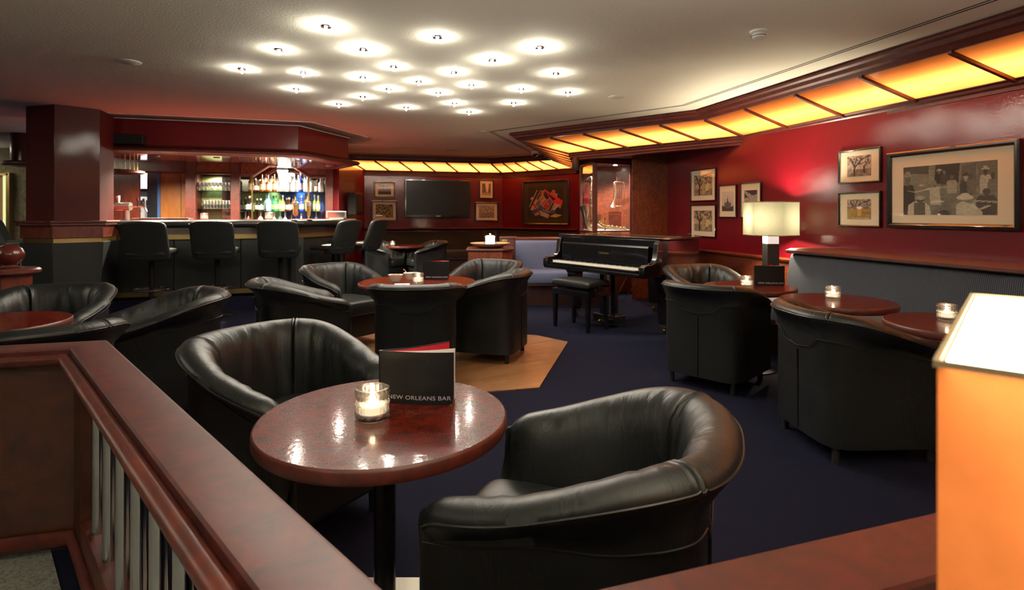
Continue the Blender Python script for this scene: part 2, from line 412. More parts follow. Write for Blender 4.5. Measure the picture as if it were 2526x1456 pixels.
# parquet inlay under the middle table
def inlay():
    c=Vector((-.72,4.55)); pts=[]
    v=V; u=U; a=1.10; b=.90; k=.42
    for sv,su in ((a,-b+k),(a,b-k),(a-k,b),(-a+k,b),(-a,b-k),(-a,-b+k),(-a+k,-b),(a-.02,-b+.0)):
        pts.append(tuple(c+v*sv+u*su))
    return pts
par=[(.19,3.85),(.53,5.22),(.25,5.50),(-1.1,5.9),(-1.75,5.55),(-2.0,4.6),(-1.75,3.75),(-1.2,3.5)]
mb=MB(); mb.prism(par,0.0,.008); 
struct('floor_parquet',mb,M['parquet'],smooth=0)

# ---------- walls ----------
def wall(name,path,z0,z1,m,t=.12,**k):
    mb=MB(); mb.sweep(path,[(0,z0),(0,z1),(-t,z1),(-t,z0)]); return struct(name,mb,m,smooth=0,**k)
cR=4.40
def onR(D,c=cR): return (c-.2677*D, D)
WR=[onR(8.0),onR(-2.6)]
wall('wall_right',WR,0,CEIL,M['red'])
TVa=Vector((-.21,12.27)); TVl=TVa-V*2.98
wall('wall_back',[TVl,TVa],0,CEIL,M['red'])
Cc=Vector((1.32,10.92))
wall('wall_back_angled',[TVa,Cc],0,CEIL,M['red'])
wall('wall_inner',[Cc,(1.18,9.05)],0,CEIL,M['red'])
wall('wall_bar_side',[(-2.99,9.50),tuple(TVl)],0,2.12,M['red'])
wall('wall_left',[(-11,9.9),(-6.5,9.9)],0,CEIL,M['olive'])
wall('wall_far_left',[(-11.0,-3),(-11.0,9.9)],0,CEIL,M['neutral'])
wall('wall_behind',[(6,-3.0),(-11,-3.0)],0,CEIL,M['neutral'])
FR_R=Frame(onR(8.0),onR(-2.6)); FR_T=Frame(TVl,TVa); FR_A=Frame(TVa,Cc)

# window strip in the far left wall
mb=MB(); x0,x1=XD(-40,9.9),XD(31,9.9); z0,z1=Z(598,9.9),Z(434,9.9)
for a,b,c,d in ((x0-.05,x0,z0-.05,z1+.05),(x1-.03,x1+.03,z0-.05,z1+.05),(x0-.05,x1,z1,z1+.04),(x0-.05,x1+.05,z0-.05,z0)): mb.box(a,b,9.80,9.9,c,d)
w=struct('window_1',mb,M['brass_dull'],smooth=0)
mb=MB(); mb.box(XD(8,9.85),x1,9.84,9.88,z0,z1); o=mb.build('window_pane',mat('lit_green_pane',(.5,.5,.3),.5,emit=(.62,.66,.30),es=.62),w,smooth=0)
mb=MB(); mb.box(x0,XD(8,9.85),9.83,9.88,z0,z1); o=mb.build('curtain',mat('tan_curtain',(.35,.2,.1),.8),w,smooth=0)

# ---------- lit amber cornice ----------
O=[Vector(p) for p in ((-.48-3.9*.966,11.75-3.9*.2586),(-.48,11.75),(.727,11.05),(-.02,8.07),(2.11,6.25),(3.72+.2677,-1.0))]
I=[Vector(p) for p in ((-.21-3.9*.966,12.25-3.9*.2586),(-.21,12.25),(1.28,10.92),(.91,8.24),(2.72,6.39),(4.37+.2677,-1.0))]
def lp(i,t,w): return O[i].lerp(O[i+1],t).lerp(I[i].lerp(I[i+1],t),w)
seg_names=['over television wall','over angled wall','side facing the bar','over the piano','over right wall']
counts=[8,5,6,5,11]
def strip(prof):
    mb=MB(); rows=[]
    for o,i in zip(O,I): rows.append([(*(o.lerp(i,w)),z) for w,z in prof])
    mb.loft(rows,closed=True,cap=True); return mb
top=struct('trim_1',strip([(0,CEIL),(-.03,CEIL-.02),(-.02,CEIL-.035),(.03,CEIL-.045),(.05,CEIL-.075),(.11,CEIL-.085),(.14,CEIL-.11),(.19,CEIL-.114),(.19,CEIL)][::-1]),M['mahogany_h'],smooth=30,fix=True)
bot=struct('trim_2',strip([(.92,2.145),(.92,2.128),(.95,2.118),(.955,2.10),(.975,2.085),(.975,2.06),(1.0,2.05),(1.0,2.03),(1.05,2.02),(1.06,2.02),(1.06,2.145)]),M['mahogany_h'],smooth=30,fix=True)
zo,zi=CEIL-.114,2.13
def wz(w): return zo+(zi-zo)*(w-.17)/(.94-.17)
for i in range(5):
    n=counts[i]
    L=((O[i+1]-O[i]).length+(I[i+1]-I[i]).length)/2
    for k in range(n):
        g=.012/ (L/n)
        t0=(k+ (g if k else 0))/n; t1=(k+1-(g if k<n-1 else 0))/n
        mb=MB(); q=[(t0,.17),(t1,.17),(t1,.94),(t0,.94)]
        mb.add([(*lp(i,t,w),wz(w)) for t,w in q],[(3,2,1,0)]); mb.build('amber_panel',M['amber'],top,smooth=0)
    for k in range(0 if i else 1,n+1):
        if k==0 and i>0: continue
        t=k/n; a=lp(i,t,.15); b=lp(i,t,.95); mb=MB()
        d=(b-a).normalized()*0; nn=(b-a); nn=Vector((-nn.y,nn.x)).normalized()*(.014 if k<n else .018)
        zA,zB=wz(.15),wz(.95)
        mb.add([(*(a+nn),zA+.004),(*(a-nn),zA+.004),(*(b-nn),zB+.004),(*(b+nn),zB+.004),(*(a+nn),zA-.022),(*(a-nn),zA-.022),(*(b-nn),zB-.022),(*(b+nn),zB-.022)],
               [(0,3,2,1),(4,5,6,7),(0,1,5,4),(1,2,6,5),(2,3,7,6),(3,0,4,7)])
        mb.build('glazing_bar',M['mahogany_h'],top,smooth=0,fix=True)
    a=lp(i,.01,.72); b=lp(i,.99,.72); mid=(a+b)/2; d=(b-a); tube_z=2.335
    ang=math.atan2(d.y,d.x)
    light('AREA','cornice_tube',(mid.x,mid.y,tube_z),L*AMBER_W,(1,.78,.50),d.length,rot=(0,0,ang),sy=.14)
# cavity lining so the light stays behind the panels
mb=MB(); rows=[[(*o.lerp(i,.15),CEIL-.004),(*o.lerp(i,1.0),CEIL-.004),(*o.lerp(i,1.0),2.145)] for o,i in zip(O,I)]; mb.loft(rows)
struct('trim_3',mb,M['paintwhite'],smooth=0)
# flat wooden soffit between cornice and display column
mb=MB(); mb.prism([(1.32,10.88),(.93,8.27),(2.74,6.42),(2.29,7.98),(2.2,9.3),(1.25,9.3)],2.07,2.10)
struct('trim_4',mb,M['burgundy'],smooth=0)

# double shadow gap in the ceiling
gr=[onR(-1,3.47),(1.86,6.0),(-.33,7.93),(.38,10.75),(-.55,11.42),(-.55-2.6*.966,11.42-2.6*.2586)]
mb=MB()
for a in (0,.035): mb.sweep(gr,[(-.006+a,CEIL-.002),(.006+a,CEIL-.002),(.006+a,CEIL+.001),(-.006+a,CEIL+.001)])
struct('trim_5',mb,M['slotdark'],smooth=0)

# chair rails and dado
mb=MB(); mb.sweep([TVl,TVa,Cc],[(0,.86),(.05,.865),(.06,.88),(.05,.895),(.16,.90),(0,.92)]); struct('trim_6',mb,M['mahogany_h'],smooth=30,fix=True)
mb=MB(); mb.sweep([onR(7.95),onR(5.0)],[(0,0),(0.03,0),(.03,.72),(.06,.73),(.07,.75),(.05,.765),(0,.765)],0); struct('trim_7',mb,M['burl'],smooth=30,fix=True)

# ---------- hexagonal pillar ----------
hc=Vector((-5.087,6.353)); a0=math.atan2(-.383,.117)
def hexa(R,c=hc): return [(c.x+R*cos(a0+k*pi/3),c.y+R*sin(a0+k*pi/3)) for k in range(6)]
t=thing('pillar','hexagonal maroon lacquered pillar standing at the left end of the bar','pillar',(hc.x,hc.y,0))
loc=lambda P:[(x-hc.x,y-hc.y) for x,y in P]
MB().prism(loc(hexa(.40)),1.13,CEIL).build('shaft',M['burgundy'],t,smooth=0,bevel=.004)
mb=MB(); mb.prism(loc(hexa(.50)),1.12,1.145); mb.prism(loc(hexa(.485)),1.09,1.12); mb.build('shelf',M['mahogany_h'],t,smooth=0,bevel=.008)
MB().prism(loc(hexa(.45)),.955,1.09).build('skirt',M['mahogany'],t,smooth=0,bevel=.003)
MB().prism(loc(hexa(.425)),.905,.955).build('brass_strip',M['brass_dull'],t,smooth=0)
MB().prism(loc(hexa(.40)),.20,.905,top=loc(hexa(.455))).build('padded_panel',M['dark_panel'],t,smooth=0,bevel=.004)
MB().prism(loc(hexa(.39)),0.0,.20).build('plinth',M['brass_dull'],t,smooth=0)

# ---------- bar soffit ----------
S=[Vector((-5.10,6.71)),Vector((-2.87,7.38)),Vector((-2.56,8.60)),Vector((-3.0,9.35))]
mb=MB(); mb.sweep(S,[(0,2.02),(0,CEIL),(-.9,CEIL),(-.9,2.02)]); struct('trim_8',mb,M['maroon'],smooth=0)
rnd=[(.10*cos(a)+.06, 2.01+.04*sin(a)) for a in [(-90+k*20)*pi/180 for k in range(10)]]
mb=MB(); mb.sweep(S[:3]+[Vector((-3.0,9.2))],[(-.02,1.97)]+rnd+[(.03,2.065),(.02,2.085),(-.02,2.085)]); struct('trim_9',mb,M['mahogany_h'],smooth=50,fix=True)
mb=MB(); mb.sweep(S,[(0,1.972),(0,1.985),(-.95,1.985),(-.95,1.972)]); struct('trim_10',mb,m_lacquer('glossy_soffit',(.20,.03,.02),bs=.04,cr=.05),smooth=0)
# grey air slot around the soffit
mb=MB(); SS=[Vector((-5.0,6.35))]+[S[0]+Vector((.0,-.0))]+S[1:3]; SS=[S[0],S[1],S[2]]
mb.sweep(SS,[(.02,CEIL-.004),(.34,CEIL-.004),(.34,CEIL+.01),(.02,CEIL+.01)]); struct('trim_11',mb,M['slot'],smooth=0)
mb=MB(); mb.sweep(SS,[(.0,CEIL-.012),(.03,CEIL-.012),(.03,CEIL+.01),(.0,CEIL+.01)]); mb.sweep(SS,[(.33,CEIL-.006),(.345,CEIL-.006),(.345,CEIL+.01),(.33,CEIL+.01)]); struct('trim_12',mb,M['paintwhite'],smooth=0)

# round ceiling drum with ring shelf, far left behind the pillar
t=thing('glass_rack','round red drum hanging from ceiling with a rounded ring shelf, left of the pillar','hanging rack',(XD(62,8.2),8.2,0))
MB().cyl(0,0,1.98,CEIL,.17,24).build('drum',M['burgundy'],t)
mb=MB(); mb.lathe([(.0,1.93),(.24,1.93),(.27,1.95),(.27,1.98),(.24,2.0),(0,2.0)],32); mb.build('ring_shelf',M['mahogany_h'],t)
# small hanging glass rack seen under the bar soffit
t=thing('glass_rack','rounded wooden glass rack hanging beneath the bar soffit above the beer tap','hanging rack',(XD(300,8.0),8.0,0),.26)
mb=MB(); mb.lathe([(0,1.80),(.2,1.80),(.235,1.815),(.235,1.845),(.2,1.86),(0,1.86)],32,sx=1.25); mb.build('tray',M['mahogany_h'],t)
for k in range(10):
    a=-2.6+k*.25; MB().tube([(.2*cos(a)*1.2,.2*sin(a),1.86),(.2*cos(a)*1.2,.2*sin(a),1.972)],.007,6).build('rod',M['brass'],t)

# ---------- bar counter ----------
K=[Vector((-4.95,6.53)),Vector((-2.74,7.20)),Vector((-2.37,8.35)),Vector((-2.45,8.62)),Vector((-2.98,9.1))]
t=thing('bar_counter','long angled bar counter with padded black leather edge and dark panelled front','bar counter',(0,0,0))
mb=MB(); mb.sweep(K,[(0-.04,1.13),(-.04,1.145),(-.62,1.145),(-.62,1.13)]); mb.build('countertop',m_lacquer('counter_lacquer',(.16,.02,.012),bs=.05,cr=.08),t,smooth=0)
roll=[(-.03+.055*cos(a),1.095+.048*sin(a)) for a in [(-90+k*18)*pi/180 for k in range(11)]]
mb=MB(); mb.sweep(K,roll+[(-.12,1.143),(-.12,1.047)]); mb.build('padded_edge',M['leather2'],t,smooth=50)
mb=MB(); mb.sweep(K,[(-.10,.965),(-.10,1.05),(-.16,1.05),(-.16,.965)]); mb.build('skirt',M['walnut'],t,smooth=0)
mb=MB(); mb.sweep(K,[(-.15,.90),(-.15,.965),(-.22,.965),(-.22,.90)]); mb.build('brass_strip',M['brass_dull'],t,smooth=0)
for a,b,n in ((K[0],K[1],3),(K[1],K[2],2),(K[2],K[4],1)):
    f=Frame(a,b).off(-.19)
    for k in range(n):
        s0=f.L*k/n+(.004 if k else .02); s1=f.L*(k+1)/n-.004
        if a is not K[0] and k==0: s0+=.0
        p,q=f.p(s0),f.p(s1); mb=MB(); mb.sweep([p,q],[(0,.25),(.0,.90),(-.05,.90),(-.05,.25)]); mb.build('padded_panel',M['dark_panel'],t,smooth=0,bevel=.004)
mb=MB(); mb.sweep(K,[(-.17,.19),(-.17,.25),(-.24,.25),(-.24,.19)]); mb.build('brass_strip',M['brass_dull'],t,smooth=0)
mb=MB(); mb.sweep(K,[(-.30,.15),(-.30,1.13),(-.62,1.13),(-.62,.15)]); mb.build('carcass',M['walnut'],t,smooth=0)
mb=MB(); K2=[Vector((-5.0,6.50))]+K[1:]; mb.sweep(K2,[(.0,0),(.0,.15),(-.62,.15),(-.62,0)]); mb.build('step',M['carpet'],t,smooth=0)

# ---------- back bar wall ----------
fb=Frame(Vector((-3.02,9.46))-V*3.6,(-3.02,9.46)); B0=fb.o
def S_(px): return fb.s(px)
def zb(py,px=560): return fb.z(px,py)
def bbx(mb,px0,px1,z0,z1,y0,y1,mi=0): mb.box(S_(px0),S_(px1),y0,y1,z0,z1,mi)
bb=thing('back_bar','red brown burl panelled back bar with a doorway, mirrored glass niche and arched bottle display','back bar',(B0.x,B0.y,0),fb.ang)
zt=zb(429)
def part(name,m,*boxes,**k):
    mb=MB()
    for b in boxes: bbx(mb,*b)
    return mb.build(name,m,bb,smooth=0,**k)
part('panel',M['mahogany'],(280,342,0,CEIL,0,.08),bevel=.002)
part('panel',M['mahogany'],(342,458,zt+.005,CEIL,0,.08))
part('jamb',M['mahogany_h'],(458,484,0,CEIL,-.03,.08),bevel=.006)
part('panel',M['burl'],(484,570,zt,CEIL,.0,.08))
part('jamb',M['mahogany_h'],(570,592,0,CEIL,-.03,.08),bevel=.006)
part('jamb',M['mahogany_h'],(803,822,0,CEIL,-.03,.08),bevel=.006)
part('lintel',M['mahogany_h'],(338,458,zt-.01,zt+.02,-.015,.02),bevel=.004)
# arched header of bottle display
zl,zp=zb(432,620),zb(408,690)
s0,s1,s2,s3,s4,s5=[S_(p) for p in (592,624,664,722,762,803)]
mb=MB(); mb.prismy([(s0,CEIL),(s5,CEIL),(s5,zl),(s4,zl),(s3,zp),(s2,zp),(s1,zl),(s0,zl)],0,.06); mb.build('header',M['burl'],bb,smooth=0)
arch=[(s0,zl),(s1,zl),(s2,zp),(s3,zp),(s4,zl),(s5,zl)]
mb=MB()
rows=[]
for k,(x,z) in enumerate(arch):
    rows.append([(x,-.05,z-.035),(x,-.06,z-.015),(x,-.05,z),(x,-.02,z+.02),(x,.02,z+.02),(x,.02,z-.035)])
mb.loft(rows,closed=True,cap=True); mb.build('arch_moulding',M['mahogany_h'],bb,smooth=0,fix=True)
for p in (624,762):
    MB().box(S_(p)-.012,S_(p)+.012,-.07,-.045,.9,zl).build('brass_post',M['brass'],bb,smooth=0)
# niches
def sd(px,d): return fb.off(-d).s(px)
def niche(px0,px1,z0,z1,dep,name,back,side):
    mb=MB(); a,b=S_(px0),S_(px1)
    mb.box(a,a+.01,.0,dep,z0,z1); mb.box(b-.01,b,.0,dep,z0,z1); mb.box(a,b,0,dep,z1,z1+.02); mb.box(a,b,0,dep,z0-.02,z0)
    mb.build(name,side,bb,smooth=0)
    MB().box(a,b,dep,dep+.01,z0,z1).build('niche_back',back,bb,smooth=0)
niche(484,570,.95,zt,.30,'niche_lining',M['mahogany_h'],M['mahogany_h'])
niche(592,803,.95,zp+.02,.36,'niche_lining',M['mirror'],M['mirror'])
a,b=S_(484)+.012,S_(570)-.012
MB().box(a,a+(b-a)*.62,.27,.29,.95,zt-.03).build('green_reflection_panel',M['green_reflection'],bb,smooth=0)  # green wall reflected in the niche mirror, put in as panel colour
MB().box(a+(b-a)*.62,b,.28,.292,.95,zt-.03).build('mirror_panel',M['mirror'],bb,smooth=0)
a,b=S_(592)+.012,S_(803)-.012
MB().box(a,a+(b-a)*.42,.335,.35,.95,zl-.28).build('green_reflection_panel',M['green_reflection'],bb,smooth=0)
MB().box(a+(b-a)*.42,b-.02,.335,.35,.95,zl-.28).build('blue_back_panel',M['blue_back'],bb,smooth=0)
zs1,zs2=zb(473,690),zb(521,690); zsA,zsB=zb(470,527),zb(515,527)
for z_ in (zs1,zs2): MB().box(a,b,-.04,.33,z_-.008,z_).build('glass_shelf',M['shelfglass'],bb,smooth=0)
a2,b2=S_(484)+.012,S_(570)-.012
for z_ in (zsA,zsB): MB().box(a2,b2,.0,.27,z_-.008,z_).build('glass_shelf',M['shelfglass'],bb,smooth=0)
part('worktop',M['mahogany_h'],(458,822,.91,.95,-.35,.36))
part('base_cabinet',M['walnut'],(458,822,0,.91,-.30,.36))
# doorway contents
mb=MB(); mb.box(sd(395,.25),sd(462,.25),.25,.29,0,zt+.1); mb.build('door_leaf',M['orange_door'],bb,smooth=0)
MB().box(sd(446,.25),sd(447,.25),.243,.25,0,zt).build('door_groove',M['black_matte'],bb,smooth=0)
mb=MB(); mb.box(sd(388,.22),sd(395,.22),.22,.30,0,zt+.1); mb.build('door_edge',mat('blue_door_edge',(.05,.10,.28),.4),bb,smooth=0)
mb=MB(); mb.box(sd(363,.3),sd(390,.3),.30,.34,0,zt+.1); mb.build('dark_inner_door',mat('dark_slate',(.012,.015,.02),.4),bb,smooth=0)
kz=zb(462,352); kz2=zb(483,352)
mb=MB(); mb.box(sd(325,.6),sd(370,.6),.6,.64,kz,zt+.15); mb.build('kitchen_cupboard',M['plastic'],bb,smooth=0)
mb=MB(); mb.box(sd(325,.62),sd(370,.62),.62,.66,kz2,kz); mb.build('kitchen_oven',M['black_matte'],bb,smooth=0)
mb=MB(); mb.box(sd(325,.6),sd(370,.6),.6,.64,0,kz2); mb.build('kitchen_splashback',M['plastic'],bb,smooth=0)
for k in range(5):
    xx=sd(345,.6)+k*.018+(.04 if k>2 else 0)
    MB().box(xx,xx+.012,.585,.6,zb(505,352),zb(492,352)).build('knife_handle',M['black_matte'],bb,smooth=0)
mb=MB(); mb.box(S_(280),S_(822),.75,.8,0,CEIL); mb.box(S_(457),S_(458),.08,.8,0,CEIL); mb.build('rear_wall',M['mahogany'],bb,smooth=0)
kp=fb.p(sd(345,.4))+Vector((-fb.e.y,fb.e.x))*.38; light('AREA','kitchen_light',(kp.x,kp.y,2.3),KITCHEN_W,(.95,.97,1),.3,rot=(-.0,0,fb.ang),sy=.25)
# ---------- tub armchair ----------
def ucurve(a,b,n,f,y0,ths):
    out=[]
    for t in ths:
        if t<0: out.append((-a, -f+(f+y0)*(1+t)))           # t in -1..0 left side
        elif t>1: out.append((a, y0-(f+y0)*(t-1)))          # 1..2 right side
        else:
            th=pi-t*pi; c,s=cos(th),sin(th)
            out.append((math.copysign(abs(c)**(2/n),c)*a, y0+abs(s)**(2/n)*b))
    return out
SEAMS=(.27,.73)
def chair_params():
    ts=[-1+.04*k for k in range(25)]+[k/84 for k in range(85)]+[1+.04*k for k in range(1,26)]
    for c in SEAMS: ts+= [c+d for d in (-.016,-.012,-.008,-.004,0,.004,.008,.012,.016)]
    return sorted(set(round(t,5) for t in ts))
def smooth01(x): x=max(0,min(1,x)); return x*x*(3-2*x)
ARM=.60; BACK=.74
def make_shell(parent):
    ts=chair_params(); f=.295
    def crv(kind,inset):
        if kind=='b': return ucurve(.285-inset,.285-inset,5.5,f,0,ts)
        return ucurve(.358-inset,.356-inset,2.5,f+.02,0,ts)
    body=crv('b',0); rim=crv('r',0)
    acc=0; arc=[]
    for i,p in enumerate(rim):
        if i: acc+=math.dist(p,rim[i-1])
        arc.append(acc)
    prof=[]  # (mix body->rim, inset, z func)
    spec=[(0,0,'z',.085),(0,0,'z',.30),(0,0,'s',-.02),(0,-.004,'s',0),(.08,0,'s',.03),(.42,0,'r',-.078),(.90,0,'r',-.048),(1,-.004,'r',-.032),
          (1,.008,'r',-.014),(1,.026,'r',-.003),(1,.048,'r',0),(1,.074,'r',-.007),(1,.098,'r',-.026),(.97,.115,'r',-.060),(.92,.122,'r',-.11),(.8,.122,'r',-.17),(.62,.116,'z',.42),(.5,.11,'z',.38),(.4,.105,'z',.33)]
    rows=[]
    curves={}
    for j,(mx,ins,k,dz) in enumerate(spec):
        A=crv('b',ins); B=crv('r',ins); row=[]
        for i,t in enumerate(ts):
            yb=rim[i][1]; q=smooth01((yb+.33)/.62)
            zr=ARM+(BACK-ARM)*q; tipd=(arc[i] if t<.5 else arc[-1]-arc[i]); 
            zr-=.012*(1-smooth01(tipd/.05))
            zs=.505+.095*q
            # the rim narrows to a rounded tip at the arm front
            taper=1
            m_=mx*(.45+.55*smooth01(tipd/.30)) 
            x=A[i][0]*(1-m_)+B[i][0]*m_; y=A[i][1]*(1-m_)+B[i][1]*m_
            z={'z':dz,'s':zs+dz,'r':zr+dz}[k]
            if j==0 : pass
            # leather folds on the inside, ripples fade to the bottom
            if 10<=j<=16:
                w=[.15,.5,.9,1,1,.8,.35][j-10]
                # outside of the middle back panel the creases are finer
                inner= .5+.5*noise.noise(Vector((arc[i]*23+2*noise.noise(Vector((arc[i]*4,j*.35,0))),j*.10,3.1)))
                am=.011 if SEAMS[0]<t<SEAMS[1] else .008
                h=am*(inner-.5)*w*2
                for c in SEAMS:
                    dd=abs(t-c)
                    h*=min(1,.25+dd/.02)
                    h+= (.006*math.exp(-((dd-.009)/.0035)**2)-.007*math.exp(-(dd/.003)**2))*min(1,w+.2)
                nx,ny=-(A[i][0]),-(A[i][1]-.0) if t>=0 and t<=1 else 0
                if t<0 or t>1: ny=0
                l=math.hypot(nx,ny) or 1
                if j>=12: x+=nx/l*h; y+=ny/l*h
                z+= h*(.9 if j<13 else .2)
            elif 7<=j<10:
                for c in SEAMS:
                    dd=abs(t-c); z+=.004*math.exp(-((dd-.009)/.0035)**2)-.006*math.exp(-(dd/.003)**2)
            row.append((x,y,z))
        rows.append(row)
    # arm fronts close in a rounded tip
    for i,t in enumerate(ts):
        tipd=(arc[i] if t<.5 else arc[-1]-arc[i])
        if tipd<.11:
            k=math.sqrt(max(0,1-(1-tipd/.11)**2)); cxm=(rows[6][i][0]+rows[14][i][0])/2
            for j in range(5,15):
                x,y,z=rows[j][i]; rows[j][i]=(cxm+(x-cxm)*(.30+.70*k),y,z-(.026*(1-k) if j<14 else 0))
    # rows by path index, plus rounded front caps
    cols=[[rows[j][i] for j in range(len(spec))] for i in range(len(ts))]
    def cap(col,sgn):
        out=[]
        cx=sum(p[0] for p in col)/len(col); cz=sum(p[2] for p in col)/len(col)
        for sc,dy in ((.92,.010),(.74,.016)):
            out.append([(cx+(p[0]-cx)*sc, p[1]-dy, p[2] if p[2]<.4 else (cz+(p[2]-cz)*(.965 if sc>.9 else .90))) for p in col])
        return out
    c0=cap(cols[0],1); c1=cap(cols[-1],1)
    allc=[c0[1],c0[0]]+cols+[c1[0],c1[1]]
    aa=[-.04,-.02]+arc+[arc[-1]+.02,arc[-1]+.04]
    mb=MB(); nP=len(spec); vs=[p for c in allc for p in c]; fs=[]; us=[]
    vv=[0]
    for j in range(1,nP): vv.append(vv[-1]+math.dist(cols[60][j],cols[60][j-1]))
    for i in range(len(allc)-1):
        for j in range(nP-1):
            fs.append((i*nP+j,i*nP+j+1,(i+1)*nP+j+1,(i+1)*nP+j)); us.append([(aa[i],vv[j]),(aa[i],vv[j+1]),(aa[i+1],vv[j+1]),(aa[i+1],vv[j])])
    fs.append(list(range(nP))[::-1]); us.append([(0,0)]*nP)
    L=(len(allc)-1)*nP; fs.append([L+j for j in range(nP)]); us.append([(0,0)]*nP)
    mb.add(vs,fs,0,None,us)
    sh=mb.build('shell',M['leather'],parent,smooth=70,fix=True)
    # piping along rim and seam
    def line(j,off=0,dz=0): return [(c[j][0],c[j][1],c[j][2]+dz) for c in allc[1:-1]]
    for j,nm,r,dz in ((7,'rim_piping',.0030,0),(6,'rim_piping',.0028,0.006)):
        MB().tube([p for k,p in enumerate(line(j,dz=dz)) if k%2==0],r,6).build(nm,M['thread'],parent)
    # lower seam dips to a Y at the middle of the back
    pts=[]
    for k,c in enumerate(allc[2:-2]):
        t=ts[k] if k<len(ts) else 1; p=c[3]; dip=.07*math.exp(-((t-.5)/.045)**2) if .3<t<.7 else 0
        pts.append((p[0]*1.006,p[1]+(.004 if p[1]>.2 else 0),p[2]-dip))
    MB().tube([p for k,p in enumerate(pts) if k%2==0],.0026,5).build('seam_piping',M['thread'],parent)
    MB().tube([(0,.288,.095),(0,.289,.3),(0,.289,.51)],.004,5).build('back_seam',M['thread'],parent)
    return sh
def make_armchair():
    t=thing('armchair','x','armchair')
    make_shell(t)
    mb=MB(); mb.box(-.20,.20,-.30,.16,.10,.31); mb.build('seat_base',M['leather2'],t,smooth=0,bevel=.02,seg=3)
    mb=MB(); mb.squad((0,-.085,.365),.205,.265,.072,.30,.22,56,16,fn=lambda p:Vector((p.x,p.y,p.z+(.014*(1-(p.x/.24)**2)*(1-(p.y/.3)**2) if p.z>0 else 0)))); mb.build('seat_cushion',M['leather2'],t,smooth=60)
    for sx,sy in ((-1,-1),(1,-1),(1,1),(-1,1)):
        mb=MB(); mb.lathe([(.017,0),(.018,.01),(.0185,.10)],16,(sx*.225,sy*.225 if sy>0 else -.255,0)); mb.build('leg',M['black_matte'],t)
    return t
def place(x,y,fx,fy): return (x,y,0), math.atan2(fx,-fy)   # local -Y faces (fx,fy)
chair0=make_armchair()
CH=[ # x,y,facing,label,group
 (.185,1.365,-.93,.37,'black leather tub armchair nearest the camera, curving round the right of the front table'),
 (-.91,2.22,.85,-.52,'black leather tub armchair left of the front table, creased inside facing the camera'),
 (-.70,4.06,-.10,1,'black tub armchair seen squarely from behind, its back to the camera before the middle table'),
 (-.19,4.74,-.955,.297,'black tub armchair right of the middle table, its side to us, feet on the parquet'),
 (-1.60,4.13,.85,.52,'black tub armchair left of the middle table, outer side turned to the camera'),
 (-1.60,5.20,.80,-.60,'black tub armchair at the far left of the middle table, nearest the bar stools'),
 (-.27,5.60,-.52,-.85,'black tub armchair with deep vertical folds on the far right of the middle table'),
 (1.49,4.03,.70,.71,'black tub armchair seen from behind, left of the bench-side table with the menu'),
 (1.80,2.93,1,.05,'black tub armchair seen from behind, closest to the big orange lampshade'),
 (1.78,5.04,.28,-.96,'brown-gleaming tub armchair facing the camera between grand piano and cream-shaded lamp'),
 (-3.02,3.56,.28,-.96,'black tub armchair facing the camera at far left, behind the half-hidden left table'),
 (-2.13,3.36,-.78,-.62,'black tub armchair in the left group, opening towards the left, below the second bar stool'),
 (-2.22,2.55,-.67,.74,'black tub armchair directly behind the wooden railing corner, only its rim showing'),
 (-2.30,9.75,.93,-.35,'distant black tub armchair in shadow left of the far table, beside the last bar stool'),
 (-1.50,9.80,-.9,-.43,'distant black tub armchair right of the far table, before the dark bench under the television')]
for k,(x,y,fx,fy,lb) in enumerate(CH):
    l,r=place(x,y,fx,fy)
    if k==0: chair0.location=l; chair0.rotation_euler=(0,0,r); chair0['label']=lb; chair0['group']='black leather tub armchairs'
    else: copy_thing(chair0,l,r,lb,'black leather tub armchairs')

# ---------- round tables ----------
def make_table(R,loc,label,zf=0):
    t=thing('round_table',label,'table',loc,0,'round burl bar tables')
    H=.65-zf
    mb=MB(); mb.add([((R-.006)*cos(2*pi*k/96),(R-.006)*sin(2*pi*k/96),H) for k in range(96)],[list(range(96))],0)
    mb.lathe([(0,H-.042),(R-.012,H-.042),(R-.004,H-.038),(R,H-.03),(R,H-.008),(R-.003,H-.002),(R-.006,H),(R-.007,H-.001),(0,H-.001)],96,mi=1)
    mb.build('tabletop',[M['tabletop'],M['mahogany_h']],t,smooth=30)
    mb=MB(); mb.cyl(0,0,.02,H-.042,.031,24); mb.build('pedestal',M['black_tube'],t)
    a=R*.72; mb=MB()
    if loc[0]==-.365: mb.box(-a,a,-a,a,0,.014)
    else: mb.lathe([(0,0),(a*.8,0),(a*.8,.008),(a*.3,.02),(0,.03)],32)
    mb.build('base_plate',M['beige_metal'] if loc[0]==-.365 else M['black_tube'],t,smooth=30)
    return t
TB=[(.35,(-.365,1.577,0),'round burl table in the foreground with a candle glass and a black menu on it'),
    (.49,(-.80,4.66,.008),'largest round red-brown table, in the middle of the room on parquet, holding bowls and menu'),
    (.345,(1.88,4.36,0),'small round table by the bench with a black menu and candle, farthest of three'),
    (.345,(2.15,3.64,0),'middle one of three round tables along the bench, holding only a candle glass'),
    (.345,(2.34,2.86,0),'nearest of three round tables along the bench, half hidden by the orange lampshade'),
    (.35,(-2.76,2.90,0),'round table cut by the left edge of the photo, among three tub armchairs'),
    (.34,(-1.93,9.92,0),'small far round table between two armchairs under the television wall')]
for R,l,lb in TB: make_table(R,l,lb,l[2])

